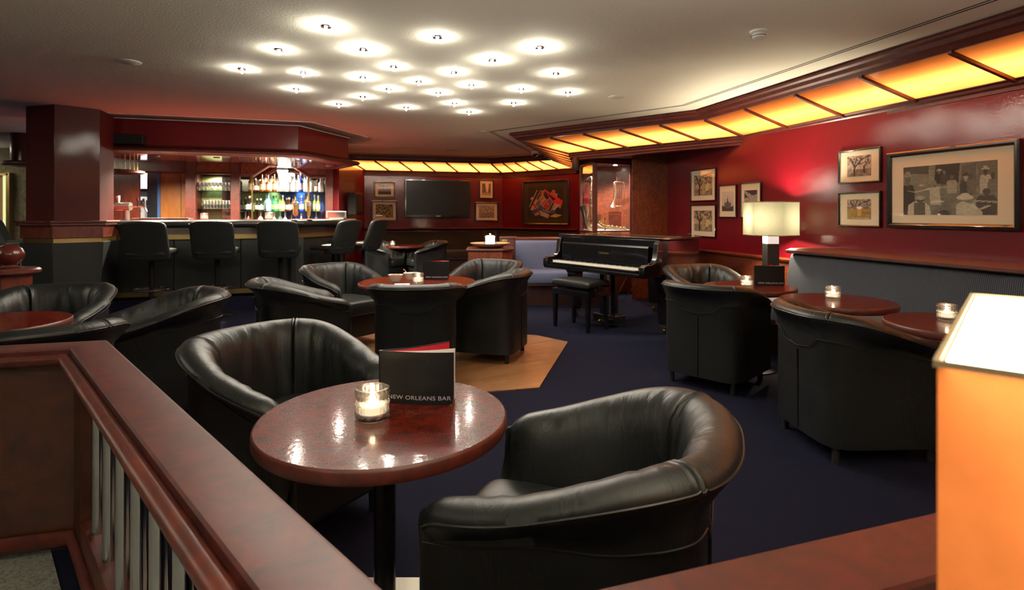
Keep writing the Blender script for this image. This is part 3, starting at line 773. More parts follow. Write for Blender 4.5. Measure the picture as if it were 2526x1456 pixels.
# ---------- candle glasses ----------
def make_candle(label,loc,s=1.0,power=.35,parts=True):
    t=thing('candle_glass',label,'candle holder',loc,random.random()*.3,'cut glass tealight holders')
    R=.049*s; H=.088*s; seg=20; rows=6; mb=MB(); vs=[]; fs=[]
    # diamond faceted outer wall: staggered rings
    rings=[]
    rings.append([(R*.84*cos(2*pi*k/seg),R*.84*sin(2*pi*k/seg),0) for k in range(seg)])
    for r in range(rows+1):
        z=.004+ (H-.006)*r/rows; rr=[]
        for k in range(seg):
            a=2*pi*(k+(.5 if r%2 else 0))/seg
            q=R*(1.0 if r%2 else .925) if 0<r<rows else R*.95
            rr.append((q*cos(a),q*sin(a),z))
        rings.append(rr)
    ri=R*.80
    for z in (H,H-.003): rings.append([( (ri+.002 if z==H else ri)*cos(2*pi*k/seg),(ri+.002 if z==H else ri)*sin(2*pi*k/seg),z) for k in range(seg)])
    rings.append([(ri*cos(2*pi*k/seg),ri*sin(2*pi*k/seg),.016) for k in range(seg)])
    rings=[r for r in rings]
    n=seg
    for r in rings: vs+=r
    for i in range(len(rings)-1):
        for k in range(n):
            k2=(k+1)%n; a,b,c,d=i*n+k,i*n+k2,(i+1)*n+k2,(i+1)*n+k
            fs+= [(a,b,c),(a,c,d)] if (i+k)%2 else [(a,b,d),(b,c,d)]
    fs.append(list(range(n))[::-1]); fs.append([(len(rings)-1)*n+k for k in range(n)])
    mb.add(vs,fs); mb.build('glass_jar',M['jar'],t,smooth=0,fix=True)
    mb=MB(); mb.lathe([(0,.018),(.8*R*.92,.018),(.8*R*.92,.040*s),(0,.041*s)],20); mb.build('wax',M['wax'],t)
    mb=MB(); mb.lathe([(0,.041),(.0045,.046),(.006,.052),(.004,.060),(.0001,.068)],12); mb.build('flame',M['flame'],t)
    light('POINT','candle_light',(loc[0],loc[1],loc[2]+.062*s),power,(1,.70,.38),.006)
    return t
make_candle('faceted glass candle holder in front of the menu on the foreground table',(-.392,1.545,.65),1,.5)
make_candle('faceted candle holder on the middle table between white bowls and menu',(-.772,4.52,.65),.98,.3)
make_candle('faceted candle holder left of the menu on the farthest bench-side table',(1.845,4.32,.65),.98,.3)
make_candle('lone faceted candle holder on the middle table of the bench row',(2.16,3.70,.65),.98,.3)
make_candle('faceted candle holder peeking over the orange lampshade on the nearest bench-side table',(2.35,2.97,.65),.98,.3)
make_candle('candle holder at the left photo edge on the left armchair group table',(-2.86,2.98,.65),.98,.3)
make_candle('tiny candle holder on the far table under the television wall',(-2.14,9.85,.65),.95,.2)
# ---------- menus ----------
def make_menu(label,loc,rz):
    t=thing('menu_book',label,'menu',loc,rz,'black drinks menus')
    W=.225; H=.158
    def curve(y0,bow,open_,n=14): return [(W*k/n, y0-bow*sin(pi*(k/n)**1.2)+open_*(k/n)**2) for k in range(n+1)]
    def leaf(path,th,z0,z1,m,name):
        mb=MB(); rows=[[(x,y,z0),(x,y,z1),(x,y+th,z1),(x,y+th,z0)] for x,y in path]; mb.loft(rows,closed=True,cap=True); return mb.build(name,m,t,smooth=40,fix=True)
    front=curve(-.004,.010,.0); leaf(front,.002,0,H,COVER,'front_cover')
    back=[(.18*k/14+.002*0,.006+.135*(k/14)**1.5) for k in range(15)]; leaf(back,.002,0,H,COVER,'back_cover')
    leaf([(x,y-.0006) for x,y in back],.0005,.003,H-.003,M['redpaper'],'red_lining')
    for k in range(7): leaf([(x*(.985-.004*k),y+.0032+k*.0006+(x/W)**1.3*.0095*k) for x,y in front],.0007,.003,H-.003,M['paper'],'page')
    MB().tube([(-.002,.0,0),(-.002,.0,H)],.0062,10).build('spine',COVER,t)
    n=lambda x: -.004-.010*sin(pi*(max(0,min(1,x/W)))**1.2)
    text_mesh('lettering','NEW ORLEANS BAR',.0208,M['letter'],t,(W*.53,0,.0155),fn=lambda c:Vector((c.x,n(c.x)-.0006+(c.y*.5),c.z*.82+.0026)),space=1.05)
    mb=MB(); mb.box(W-.004,W+.0015,-.0065,-.002,.0,.016); mb.box(W-.012,W+.0015,-.0065,-.003,0,.004); mb.build('corner_clip',M['brass'],t,smooth=0)
    return t
COVER=m_leather('grained_cover',(.004,.004,.006),.30,False,.42,1100,.28)
make_menu('black menu standing on the foreground table with red lining and white pages',(-.398,1.675,.65),-.10)
make_menu('black menu standing behind the candle on the large middle table',(-.775,4.80,.65),0)
make_menu('black menu standing on the bench-side table under the cream lampshade',(1.945,4.40,.65),-.12)
# bowls, spoon, napkin on the middle table
def bowl(label,loc,rz=0):
    t=thing('snack_bowl',label,'bowl',loc,rz,'white snack bowls')
    def sq(r,z,n=4,N=32):
        o=[]
        for k in range(N):
            a=2*pi*k/N; c,s=cos(a),sin(a); o.append((math.copysign(abs(c)**(2/n),c)*r,math.copysign(abs(s)**(2/n),s)*r*.8,z))
        return o
    mb=MB(); mb.loft([sq(.001,0),sq(.036,0),sq(.052,.035),sq(.062,.058),sq(.059,.058),sq(.048,.034),sq(.034,.008),sq(.001,.008)],closed=True); mb.build('bowl',M['white'],t,smooth=50,fix=True)
    return t
b1=bowl('white square bowl of nuts on the left of the middle table',(-.985,4.66,.65))
mb=MB()
for k in range(26):
    a=random.random()*6.28; r=.035*random.random()**.5; mb.sphere((r*cos(a),r*sin(a)*.8,.047+.008*random.random()),.007,8,5)
o=mb.build('nuts',mat('salted_nuts',(.45,.22,.08),.5),b1); o['kind']='stuff'
bowl('second white bowl with a spoon, behind the bowl of nuts',(-.885,4.80,.65),.2)
t=thing('spoon','small steel spoon leaning in the second white bowl','spoon',(-.885,4.80,.65))
MB().tube([(0,0,.012),(-.03,-.005,.055),(-.055,-.01,.085)],[.002,.002,.004],8).build('handle',M['chrome'],t); MB().sphere((-.058,-.011,.088),.008,10,6,sz=.5).build('bowl_end',M['chrome'],t)
tag(MB().box(-.06,.06,-.045,.045,0,.003).build('napkin',M['paper'],loc=(-.89,4.45,.65),rz=.15,smooth=0),'folded white paper napkin in front of the bowls on middle table','napkin')

# ---------- bar stools ----------
def make_stool():
    t=thing('bar_stool','x','bar stool')
    # seat front is -Y, back at +Y
    mb=MB(); mb.squad((0,-.02,.775),.225,.225,.042,.35,.3,48,12); mb.build('seat',M['leather2'],t,smooth=60)
    def lean(p):
        z=p.z; y=p.y+.10*(z/.26) -.035*(1-(p.x/.25)**2)*-1*0 + .03*(p.x/.25)**2*-1
        return Vector((p.x,y,z+(.018*(1-(p.x/.25)**2) if z>0 else 0)))
    mb=MB(); mb.squad((0,.222,.902),.232,.038,.22,.22,.30,56,16,fn=lean); mb.build('backrest',M['leather2'],t,smooth=60)
    mb=MB(); mb.tube([(-.225+.45*k/20,.222-.03*((k-10)/10)**2+.075+.035,.902+.20+.018*(1-((k-10)/10)**2)) for k in range(21)],.005,6); mb.build('backrest_piping',M['thread'],t)
    mb=MB(); mb.lathe([(.0,.680),(.12,.680),(.125,.69),(.125,.735),(0,.735)],32); mb.build('swivel_plate',M['brass_dull'],t)
    mb=MB(); mb.cyl(0,0,.02,.68,.027,20); mb.build('column',M['black_tube'],t)
    mb=MB(); mb.tube([(.19*cos(a),.19*sin(a),.34) for a in [2*pi*k/40 for k in range(40)]],.011,10,closed=True)
    mb.tube([(-.19,0,.34),(.19,0,.34)],.008,8); mb.build('foot_ring',M['chrome'],t)
    mb=MB(); mb.lathe([(0,0),(.21,0),(.21,.008),(.17,.018),(.04,.03),(0,.03)],40); mb.build('base',M['black_tube'],t)
    return t
st=make_stool()
ST=[(XD(374,6.42),6.42,-.27,1,'padded black bar stool closest to the maroon pillar, first from the left'),
    (XD(536,6.62),6.62,-.27,1,'padded black bar stool second from the pillar'),
    (XD(692,6.86),6.86,-.27,1,'padded black bar stool third from the pillar, before the bottle display'),
    (XD(823,7.45),7.45,-.93,.35,'fourth bar stool from the pillar, turned sideways with its seat showing left'),
    (XD(896,8.15),8.15,-.96,.25,'last bar stool at the right end of the bar, seen from the side'),
    (XD(28,7.7),7.7,.75,.35,'bar stool at the far left photo edge behind the ball-topped posts'),
    (XD(44,8.4),8.4,.75,.35,'bar stool half hidden between the left wall and the pillar')]
for k,(x,y,fx,fy,lb) in enumerate(ST):
    l,r=place(x,y,fx,fy); 
    if k==0: st.location=l; st.rotation_euler=(0,0,r); st['label']=lb; st['group']='bar stools'
    else: copy_thing(st,l,r,lb,'bar stools')

# ---------- benches ----------
def bench(label,path,fabric,zt=.88,ds=.56,db=.14,name='upholstered_bench',ledge=None,seat_z=.45,back_gap=0,group=None):
    t=thing(name,label,'bench',(0,0,0))
    P=[Vector(p) for p in path]; L=0; acc=[0]
    for a,b in zip(P,P[1:]): L+=(b-a).length; acc.append(L)
    def sw(nm,prof,m):
        mb=MB(); n=len(prof)
        # subdivide for folds
        pts=[]; ss=[]
        for (a,b),s0 in zip(zip(P,P[1:]),acc):
            k=max(2,int((b-a).length/.03))
            for i in range(k): pts.append(a.lerp(b,i/k)); ss.append(s0+(b-a).length*i/k)
        pts.append(P[-1]); ss.append(L)
        tmp=MB(); tmp.sweep(pts,prof); 
        vs=[Vector(v) for v in tmp.v]
        # gentle fabric undulation
        for i in range(len(pts)):
            for j in range(n):
                v=vs[i*n+j]; w=.006*noise.noise(Vector((ss[i]*6,prof[j][1]*2,1.3)))
                vs[i*n+j]=v+Vector((-.2*w,-w,w*.5))
        uv=[]; d=[0]
        for j in range(1,n+1): d.append(d[-1]+math.dist(prof[j%n],prof[j-1]))
        fs=tmp.f
        us=[]
        for i in range(len(pts)-1):
            for j in range(n):
                us.append([(ss[i]*9,d[j]*9),(ss[i]*9,d[j+1]*9),(ss[i+1]*9,d[j+1]*9),(ss[i+1]*9,d[j]*9)])
        us+= [[(0,0)]*n]*2
        mb.add([tuple(v) for v in vs],fs,0,None,us); return mb.build(nm,m,t,smooth=50,fix=True)
    b0=back_gap
    sw('backrest',[(b0,seat_z-.02),(b0+db+.05,seat_z-.02),(b0+db+.04,seat_z+.10),(b0+db,zt-.05),(b0+db-.02,zt-.012),(b0+db-.05,zt),(b0,zt)],fabric)
    sw('seat_cushion',[(b0+db,seat_z-.14),(b0+ds-.01,seat_z-.14),(b0+ds,seat_z-.12),(b0+ds,seat_z-.03),(b0+ds-.03,seat_z),(b0+db,seat_z)],fabric)
    mb=MB(); mb.sweep(P,[(b0+.05,.0),(b0+ds-.10,0),(b0+ds-.10,.26),(b0+ds-.02,.27),(b0+ds-.02,seat_z-.142),(b0+.05,seat_z-.142)]); mb.build('base',M['walnut'],t,smooth=0)
    if ledge is not None:
        mb=MB(); mb.sweep(P,[(.0,zt+.0),(ledge,zt+.0),(ledge+.02,zt+.01),(ledge+.02,zt+.03),(ledge-.01,zt+.035),(ledge-.03,zt+.045),(0,zt+.045)]); mb.build('wood_ledge',M['mahogany_h'],t,smooth=30,fix=True)
        mb=MB(); mb.sweep(P,[(.0,0.0),(b0+.0,0.0),(b0+.0,zt),(0,zt)]); mb.build('wood_backing',M['walnut'],t,smooth=0)
    return t
bench('long dark grey pinstriped bench along the right wall beneath the framed pictures',[onR(5.27),onR(-.5)],M['stripe_grey'],zt=.855,ledge=.42,back_gap=.26,db=.13,ds=.62)
bench('dark brown corner bench running under the television and the colourful picture',[TVl+V*.15,TVa,Cc-Vector((.05,-.05))],M['stripe_brown'],zt=.84,ds=.6)
bench('short blue-grey striped bench behind the grand piano',[(XD(1272,7.86),7.86),(1.28,7.86)],M['stripe_blue'],zt=.845,ds=.62,ledge=.06,db=.16)
# ---------- painter for flat prints ----------
def raster(mb,x0,x1,z0,z1,y,nx,nz,fn):
    vs=[]; fs=[]; 
    for j in range(nz+1):
        for i in range(nx+1): vs.append((x0+(x1-x0)*i/nx,y,z0+(z1-z0)*j/nz))
    o=len(mb.v); mb.v+=vs
    cs=[fn(min(.9999,i/nx),min(.9999,j/nz)) for j in range(nz+1) for i in range(nx+1)]
    for j in range(nz):
        for i in range(nx):
            a=j*(nx+1)+i; mb.f.append([o+a,o+a+1,o+a+nx+2,o+a+nx+1]); mb.m.append(0); mb.c.append([cs[a],cs[a+1],cs[a+nx+2],cs[a+nx+1]]); mb.uv.append(None)
def fb_(u,v,s,seed=0,d=4):
    t=0;a=.5
    for k in range(d): t+=a*noise.noise(Vector((u*s*2**k+seed*7.3,v*s*2**k,seed))); a*=.55
    return max(0,min(1,.5+t))
def shade(shapes,u,v,c,asp=1):
    for s in shapes:
        k=s[0]
        if k=='e':
            _,cx,cy,rx,ry,col=s
            if ((u-cx)/rx)**2+((v-cy)/ry)**2<1: c=col
        elif k=='l':
            _,x0,y0,x1,y1,w,col=s; dx,dy=x1-x0,(y1-y0)/asp; l=dx*dx+dy*dy
            t=max(0,min(1,((u-x0)*dx+(v-y0)/asp*dy)/l)); 
            if math.hypot(u-x0-t*dx,(v-y0)/asp-t*dy)<w: c=col
        elif k=='p':
            _,pts,col=s; ins=False; n=len(pts)
            for i in range(n):
                (xa,ya),(xb,yb)=pts[i],pts[(i+1)%n]
                if (ya>v)!=(yb>v) and u<(xb-xa)*(v-ya)/(yb-ya)+xa: ins=not ins
            if ins: c=col
    return c
g_=lambda x,t=(1,.93,.78): (x*t[0],x*t[1],x*t[2])
def pic_tree(seed,tint=(1,.78,.6),dark=.02):
    sh=[('l',.3,0.05,.32,.45,.035,0),('l',.32,.45,.15,.9,.03,0),('l',.32,.42,.6,.8,.028,0),('l',.6,.8,.95,.95,.02,0),('l',.32,.5,.42,.95,.02,0),('l',.72,.15,.72,.5,.02,0),('l',.72,.45,.9,.75,.015,0)]
    def f(u,v):
        n=fb_(u,v,6,seed); b=.5*n+.12 if v>.35 else .3*n+.05
        if v>.55 and fb_(u,v,11,seed+3)>.52: b*=.25
        b=shade(sh,u,v,b) or dark
        return g_(b,tint)
    return f
def pic_street(seed,tint=(1,.85,.66)):
    def f(u,v):
        n=fb_(u,v,9,seed); cx=.5+.08*v
        if abs(u-.58)<.05+.16*v and v>.25: b=.55+.2*n
        elif v<.2: b=.45*n+.1
        else: b=.22*n*(1.5 if (int(u*14)+int(v*9))%3 else .4)
        return g_(b,tint)
    return f
def pic_water(seed,tint=(1,.8,.6)):
    def f(u,v):
        n=fb_(u,v*3 if v<.45 else v,7,seed); b=.15+.55*n if v>.4 else .35*n+.1
        if fb_(u*3,v,8,seed+5)>.57: b*=.25
        return g_(b,tint)
    return f
def pic_cathedral(u,v):
    b=.42+.1*v
    sh=[('p',[(.47,.4),(.5,.92),(.53,.4)],.05),('p',[(.25,.35),(.28,.66),(.31,.35)],.06),('p',[(.69,.35),(.72,.66),(.75,.35)],.06),('p',[(.2,.1),(.2,.4),(.35,.42),(.42,.5),(.58,.5),(.65,.42),(.8,.4),(.8,.1)],.07),
        ('p',[(.45,.1),(.45,.62),(.55,.62),(.55,.1)],.05),('p',[(0,0),(0,.3),(.25,.22),(.5,.1),(.75,.2),(1,.28),(1,0)],.02)]
    x=shade(sh,u,v,b); return g_(x+.05*fb_(u,v,20,2) if x<.2 else x,(1,.92,.82))
def pic_balcony(u,v):
    if v>.9-.75*u and v<1.02-.45*u: return g_(.45 if int((u+v)*16)%2 else .12)
    if v>.6+.2*u: return (.02,.02,.035)
    return g_(.12+.3*fb_(u,v,10,4))
def pic_beer(u,v):
    c=pic_tree(9)(u,v) if v>.55 else (.12+.3*fb_(u,v,8,6),.08+.2*fb_(u,v,8,6),.04)
    return shade([('p',[(.44,.15),(.42,.55),(.62,.55),(.6,.15)],(.5,.3,.06)),('e',.52,.58,.11,.07,(.8,.75,.65))],u,v,c)
def pic_sax(seed):
    def f(u,v):
        c=pic_tree(seed,(1,.8,.55))(u,v); return shade([('l',.5,.1,.55,.75,.05,(.35,.3,.12)),('l',.55,.75,.42,.85,.04,(.4,.35,.15)),('l',.5,.1,.72,.3,.05,(.35,.3,.12)),('l',.72,.3,.78,.5,.09,(.5,.45,.2))],u,v,c)
    return f
def pic_blue(seed):
    def f(u,v):
        n=fb_(u,v,7,seed); return (.10+.25*n,.12+.25*n,.25+.25*n) if v>.3 else (.03,.07*n,.06)
    return f
def pic_gold(u,v):
    n=fb_(u,v,10,8); return (.35,.26,.06) if n>.52 else (.02,.03,.05)
W_=.62
def person(cx,base,h,head,body,w=.05,hat=None):
    """seated or standing player of the old photograph"""
    s=[('p',[(cx-w,base),(cx-w*1.15,base+h*.55),(cx-w*.8,base+h*.72),(cx+w*.8,base+h*.72),(cx+w*1.15,base+h*.55),(cx+w,base)],body),
       ('l',cx,base+h*.7,cx,base+h*.8,w*.22,head),('e',cx,base+h*.87,w*.42,h*.12,head)]
    if hat is not None: s+=[('e',cx,base+h*.95,w*.85,h*.035,hat),('p',[(cx-w*.42,base+h*.95),(cx-w*.38,base+h*1.05),(cx+w*.38,base+h*1.05),(cx+w*.42,base+h*.95)],hat)]
    return s
BAND=[('p',[(.0,.88),(.3,.82),(.3,1),(0,1)],.06),('p',[(.30,.62),(.30,.9),(.36,.92),(.36,.62)],.20),('p',[(.36,.55),(.38,1),(.64,1),(.62,.55)],.035),('p',[(.18,.60),(.5,.66),(.62,.60),(.62,.32),(.15,.3)],.15),
  ('p',[(.64,.5),(.66,.95),(.8,.98),(.8,.5)],.10),('p',[(.82,.5),(.82,1),(1,1),(1,.5)],.12)]
BAND+=person(.42,.62,.28,.10,.02,.045,.35)+person(.475,.6,.28,.14,.05,.04)+person(.555,.42,.36,.10,.28,.05)+person(.70,.34,.44,.30,.05,.055,.04)+person(.755,.40,.38,.07,.12,.04)+person(.89,.4,.48,.05,.36,.05,.35)+person(.96,.3,.5,.06,.14,.045)
BAND+=person(.055,.0,.86,.10,.025,.075,.22)+[('l',.06,.50,.14,.47,.016,.18)]
BAND+=[('l',.14,.47,.30,.52,.02,.33),('l',.30,.52,.36,.54,.035,.38),('l',.42,.54,.56,.56,.022,.30),('p',[(.32,.2),(.31,.52),(.36,.58),(.42,.56),(.44,.2)],.36),('l',.37,.56,.365,.6,.014,.1),('e',.365,.645,.026,.055,.17)]
BAND+=[('p',[(.05,0),(.06,.2),(.12,.27),(.25,.27),(.31,.18),(.33,0)],.42),('p',[(.13,0),(.13,.26),(.26,.26),(.26,0)],.08),('e',.205,.31,.045,.06,.06),('e',.205,.35,.05,.045,.30),('e',.40,.265,.075,.022,.5),('e',.47,.02,.09,.12,.09),('e',.47,.02,.075,.10,.30),('e',.47,.02,.07,.09,.05)]
BAND+=person(.90,.0,.50,.06,.05,.09)+[('p',[(.60,0),(.60,.2),(.66,.26),(.78,.2),(.86,.06),(.86,0)],.42),('l',.80,.08,.92,.17,.022,.36),('e',.685,.30,.035,.05,.2),('e',.69,.335,.085,.05,.48),('e',.69,.375,.05,.045,.46),('l',.78,.275,1.0,.245,.006,.6),('l',.78,.255,1.0,.225,.005,.55)]
def pic_band(u,v):
    b=.10+.10*fb_(u,v,5,1)
    x=shade(BAND,u,v,b,asp=W_); x=x*(.75+.5*fb_(u,v,26,2)); return g_(x,(.96,.98,.78))
random.seed(5)
ART=[]
cols=[(.5,.02,.03),(.42,.25,.13),(.03,.08,.30),(.30,.18,.10),(.04,.03,.03),(.55,.45,.35),(.10,.16,.28),(.45,.04,.03),(.50,.33,.18)]
for k in range(46):
    cx,cy=random.gauss(.52,.17),random.gauss(.48,.17); a=random.uniform(.5,1.3)+ (pi/2 if random.random()<.3 else 0)*random.choice((1,-1)); l=random.uniform(.06,.22); w=random.uniform(.02,.06)
    dx,dy=cos(a)*l,sin(a)*l; nx,ny=-sin(a)*w,cos(a)*w
    q=lambda s,t:(min(.96,max(.03,cx+dx*s+nx*t)),min(.96,max(.03,cy+dy*s+ny*t)))
    ART.append(('p',[q(-1,-1.25),q(-1,1.25),q(1,1.0),q(1,-1.0)],(.55,.42,.30) if k%3 else (.02,.02,.02)))
    ART.append(('p',[q(-.94,-.9),q(-.94,.9),q(.94,.7),q(.94,-.7)],random.choice(cols)))
ART+= [('p',[(.46,.93),(.98,.55),(.96,.42),(.70,.50)],(.62,.03,.05)),('p',[(.52,.84),(.80,.6),(.72,.55)],(.02,.02,.03)),('l',.3,.85,.08,.4,.045,(.02,.02,.02)),('l',.27,.88,.05,.38,.008,(.6,.5,.4)),('p',[(.35,.12),(.42,.22),(.62,.14),(.58,.02)],(.48,.32,.18)),('e',.72,.22,.07,.06,(.04,.10,.35)),('p',[(.62,.08),(.78,.16),(.97,.12),(.8,.05)],(.55,.4,.08))]
def pic_art(u,v): return shade(ART,u,v,(.018,.014,.008),asp=1)

def picture(fr,px0,px1,yt,yb,label,fn,n=30,fw=.016,mg=(.2,.2),matm='mat_cream',dep=.024,group='framed pictures on the red walls',name='framed_picture',box=None):
    s0,s1=fr.s(px0),fr.s(px1); z1,z0=fr.z(px0,yt),fr.z(px0,yb); sm=(s0+s1)/2; zm=(z0+z1)/2
    P=fr.p(sm); t=thing(name,label,'picture',(P.x,P.y,zm),fr.ang,group)
    w,h=(s1-s0)/2,(z1-z0)/2
    mb=MB(); prof=[(0,0),(0,-dep*.8),(fw*.25,-dep),(fw*.6,-dep),(fw,-dep*.6),(fw,0)]
    rows=[]
    for cx,cz in ((-1,-1),(1,-1),(1,1),(-1,1),(-1,-1)): rows.append([(cx*(w-o),y,cz*(h-o)) for o,y in prof])
    mb.loft(rows,closed=True); mb.build('frame',M['black_frame'],t,smooth=0,fix=True,bevel=.0015)
    MB().box(-w+fw*.8,w-fw*.8,-dep*.45,-.001,-h+fw*.8,h-fw*.8).build('passepartout',M[matm],t,smooth=0)
    mx,mz=w*2*mg[0],h*2*mg[1]
    a,b,c,d=-w+mx,w-mx,-h+mz,h-mz
    if box: a,b,c,d=[-w+2*w*box[0],-w+2*w*box[1],-h+2*h*box[2],-h+2*h*box[3]]
    mb=MB(); nx=int(n*1.7); nz=max(4,int(nx*(d-c)/(b-a))); raster(mb,a,b,c,d,-dep*.45-.0015,nx,nz,fn)
    mb.box(a,b,-dep*.45-.001,-dep*.40,c,d,col=(.05,.05,.05))
    mb.build('print',M['print'],t,smooth=0)
    return t
pf=[FR_R.off(.002),FR_T.off(.002),FR_A.off(.002)]
picture(pf[0],2194,2523,379,561,'large framed black and white photograph of a jazz band on the right wall',pic_band,130,.040,(.14,.2),dep=.04,box=(.145,.855,.17,.79))
picture(pf[0],2071,2176,374,455,'framed sepia photograph of a spreading oak, upper of the two beside the large band photograph',pic_tree(3),34,.018,(.22,.2))
picture(pf[0],2071,2176,475,559,'framed brown photograph with a beer glass, below the oak photograph',pic_beer,34,.018,(.22,.22))
picture(pf[0],1706,1768,421,498,'upper left framed photograph with saxophone shape on the right wall nearest the display column',pic_sax(4),30,.016,(.14,.18))
picture(pf[0],1706,1768,506,583,'lower left framed photograph with bright brass instrument nearest the display column',pic_sax(12),30,.016,(.14,.18))
picture(pf[0],1776,1819,458,537,'narrow framed photograph of a spired cathedral left of the cream lampshade',pic_cathedral,34,.014,(.17,.2))
picture(pf[0],1829,1880,452,538,'framed photograph of a balcony facade partly hidden by the cream lampshade',pic_balcony,30,.014,(.19,.22))
picture(pf[1],922,975,447,488,'framed bluish landscape, upper one left of the television',pic_blue(2),26,.03,(.2,.2),dep=.03)
picture(pf[1],916,980,495,546,'framed golden and black scene, lower one left of the television',pic_gold,30,.03,(.17,.18),dep=.03)
picture(pf[1],1181,1218,443,491,'small upright framed street photograph, upper one right of the television',pic_street(2),26,.03,(.21,.2),dep=.03)
picture(pf[1],1171,1229,499,546,'framed photograph of a wet park path, lower one right of the television',pic_water(6),28,.03,(.17,.18),dep=.03)
M['mat_dark']=mat('dark_olive_passepartout',(.035,.026,.012),.7,coat=.8,coat_rough=.03)
t=picture(pf[2],1291,1405,448,554,'large framed colourful collage of musical instruments left of the glass display case',pic_art,90,.035,(.1,.1),'mat_dark',dep=.04,box=(.115,.885,.13,.87))
# ---------- television ----------
f=pf[1]; s0,s1=f.s(998),f.s(1160); z1,z0=f.z(998,442),f.z(998,537); P=f.p((s0+s1)/2)
t=thing('television','large black flat television in the middle of the far red wall','television',(P.x,P.y,(z0+z1)/2),f.ang); w,h=(s1-s0)/2,(z1-z0)/2
MB().box(-w,w,-.07,0,-h,h).build('housing',M['black_frame'],t,smooth=0,bevel=.006)
MB().box(-w+.03,w-.03,-.074,-.066,-h+.06,h-.03).build('screen',M['screen'],t,smooth=0)
text_mesh('maker_mark','SHARP',.035,M['steel'],t,(0,-.0715,-h+.02))
# ---------- loudspeakers ----------
P=Vector((XD(862,10.3),10.3)); t=thing('wall_speaker','black box loudspeaker on the dark red wall between the bar and television','loudspeaker',(-2.99,10.15,1.40),pi/2-.03)
MB().box(-.20,.20,-.17,-.02,-.20,.20).build('cabinet',M['black_matte'],t,smooth=0,bevel=.01); MB().box(-.17,.17,-.178,-.168,-.17,.17).build('grille',mat('speaker_grille',(.02,.012,.008),.8),t,smooth=0)
fs=Frame(S[0],S[1]).off(.002); sm=fs.s(318); P=fs.p(sm); zc=Z(346,P.y)
t=thing('wall_speaker','slim black loudspeaker fixed on the bar soffit beside the pillar','loudspeaker',(P.x,P.y,zc),fs.ang)
MB().box(-.19,.19,-.13,0,-.062,.062).build('cabinet',M['black_matte'],t,smooth=0,bevel=.015,seg=3); MB().box(-.10,.18,-.134,-.128,-.052,.052).build('grille',mat('speaker_grille2',(.01,.01,.01),.9),t,smooth=0)
t=thing('wall_speaker','small dark cylindrical loudspeaker under the amber cornice, beside the display case top','loudspeaker',(XD(1421,8.2),8.2,0))
MB().lathe([(.0,1.86),(.045,1.865),(.06,1.90),(.06,2.02),(.04,2.06),(0,2.07)],20).build('cabinet',M['black_matte'],t)

# ---------- display case ----------
V1,V2,V3=Vector((1.13,8.98)),Vector((1.25,8.3)),Vector((1.865,8.58)); VB=[Vector((1.95,9.0)),Vector((1.25,9.25))]
foot=[tuple(p) for p in (V1,V2,V3,VB[0],VB[1])]
vt=thing('display_case','hexagonal glazed wooden display case on a burl base, holding brass instruments','display case',(0,0,0))
ct=Vector((1.5,8.82)); grow=lambda k:[tuple(ct+(Vector(p)-ct)*k) for p in foot]
MB().prism(grow(1.06),0,.93).build('base',M['burl'],vt,smooth=0,bevel=.005)
MB().prism(grow(1.10),.93,.962).build('base_moulding',M['mahogany_h'],vt,smooth=0,bevel=.008)
mb=MB(); mb.prism(grow(1.02),1.985,2.02); mb.prism(grow(1.08),2.02,2.065); mb.build('cornice',M['mahogany_h'],vt,smooth=0,bevel=.008)
mb=MB(); 
for p,r in ((V1,.022),(V2,.034),(V3,.030)): mb.box(p.x-r,p.x+r,p.y-r,p.y+r,.96,1.99)
mb.build('corner_post',M['mahogany_h'],vt,smooth=0,bevel=.004)
for a,b in ((V1,V2),(V2,V3)):
    f=Frame(a,b); p,q=f.p(.03),f.p(f.L-.03); mb=MB(); mb.sweep([p,q],[(0,.965),(0,1.985),(-.006,1.985),(-.006,.965)]); mb.build('glass_pane',M['pane'],vt,smooth=0)
mb=MB(); mb.sweep([V1,VB[1]],[(-.0,.96),(0,1.985),(-.02,1.985),(-.02,.96)]); mb.sweep([VB[1],VB[0]],[(0,.96),(0,1.985),(-.02,1.985),(-.02,.96)]); mb.sweep([VB[0],V3],[(0,.96),(0,1.985),(-.02,1.985),(-.02,.96)]); mb.build('back_panel',M['burl'],vt,smooth=0)
mb=MB(); mb.prism(grow(.97),.962,.968); mb.build('white_floor_panel',mat('display_cloth',(.7,.68,.6),.6),vt,smooth=0)
light('SPOT','case_spot',(1.62,8.62,1.97),CASE_W,(1,.93,.80),.03,rot=(0,0,0),spot=2.3,blend=.6)
light('SPOT','case_spot',(1.32,8.60,1.97),CASE_W*.5,(1,.93,.80),.03,rot=(0,0,0),spot=2.2,blend=.6)
mb=MB(); mb.lathe([(.0,1.984),(.03,1.984),(.03,1.99)],16,(1.62,8.62,-.006)); mb.build('case_lamp',M['bulb_soft'],vt)
# column of burl veneer
t=thing('display_column','burl veneered column between the display case and the right wall','column',(0,0,0))
MB().prism([(1.72,7.88),(2.30,8.0),(2.3,9.0),(1.96,9.0)],.0,2.07).build('veneer',M['burl'],t,smooth=0,bevel=.003)
MB().prism([(1.70,7.86),(2.285,7.98),(2.285,8.0),(1.70,7.90)],.86,.90).build('dado_rail',M['mahogany_h'],t,smooth=0,bevel=.004)
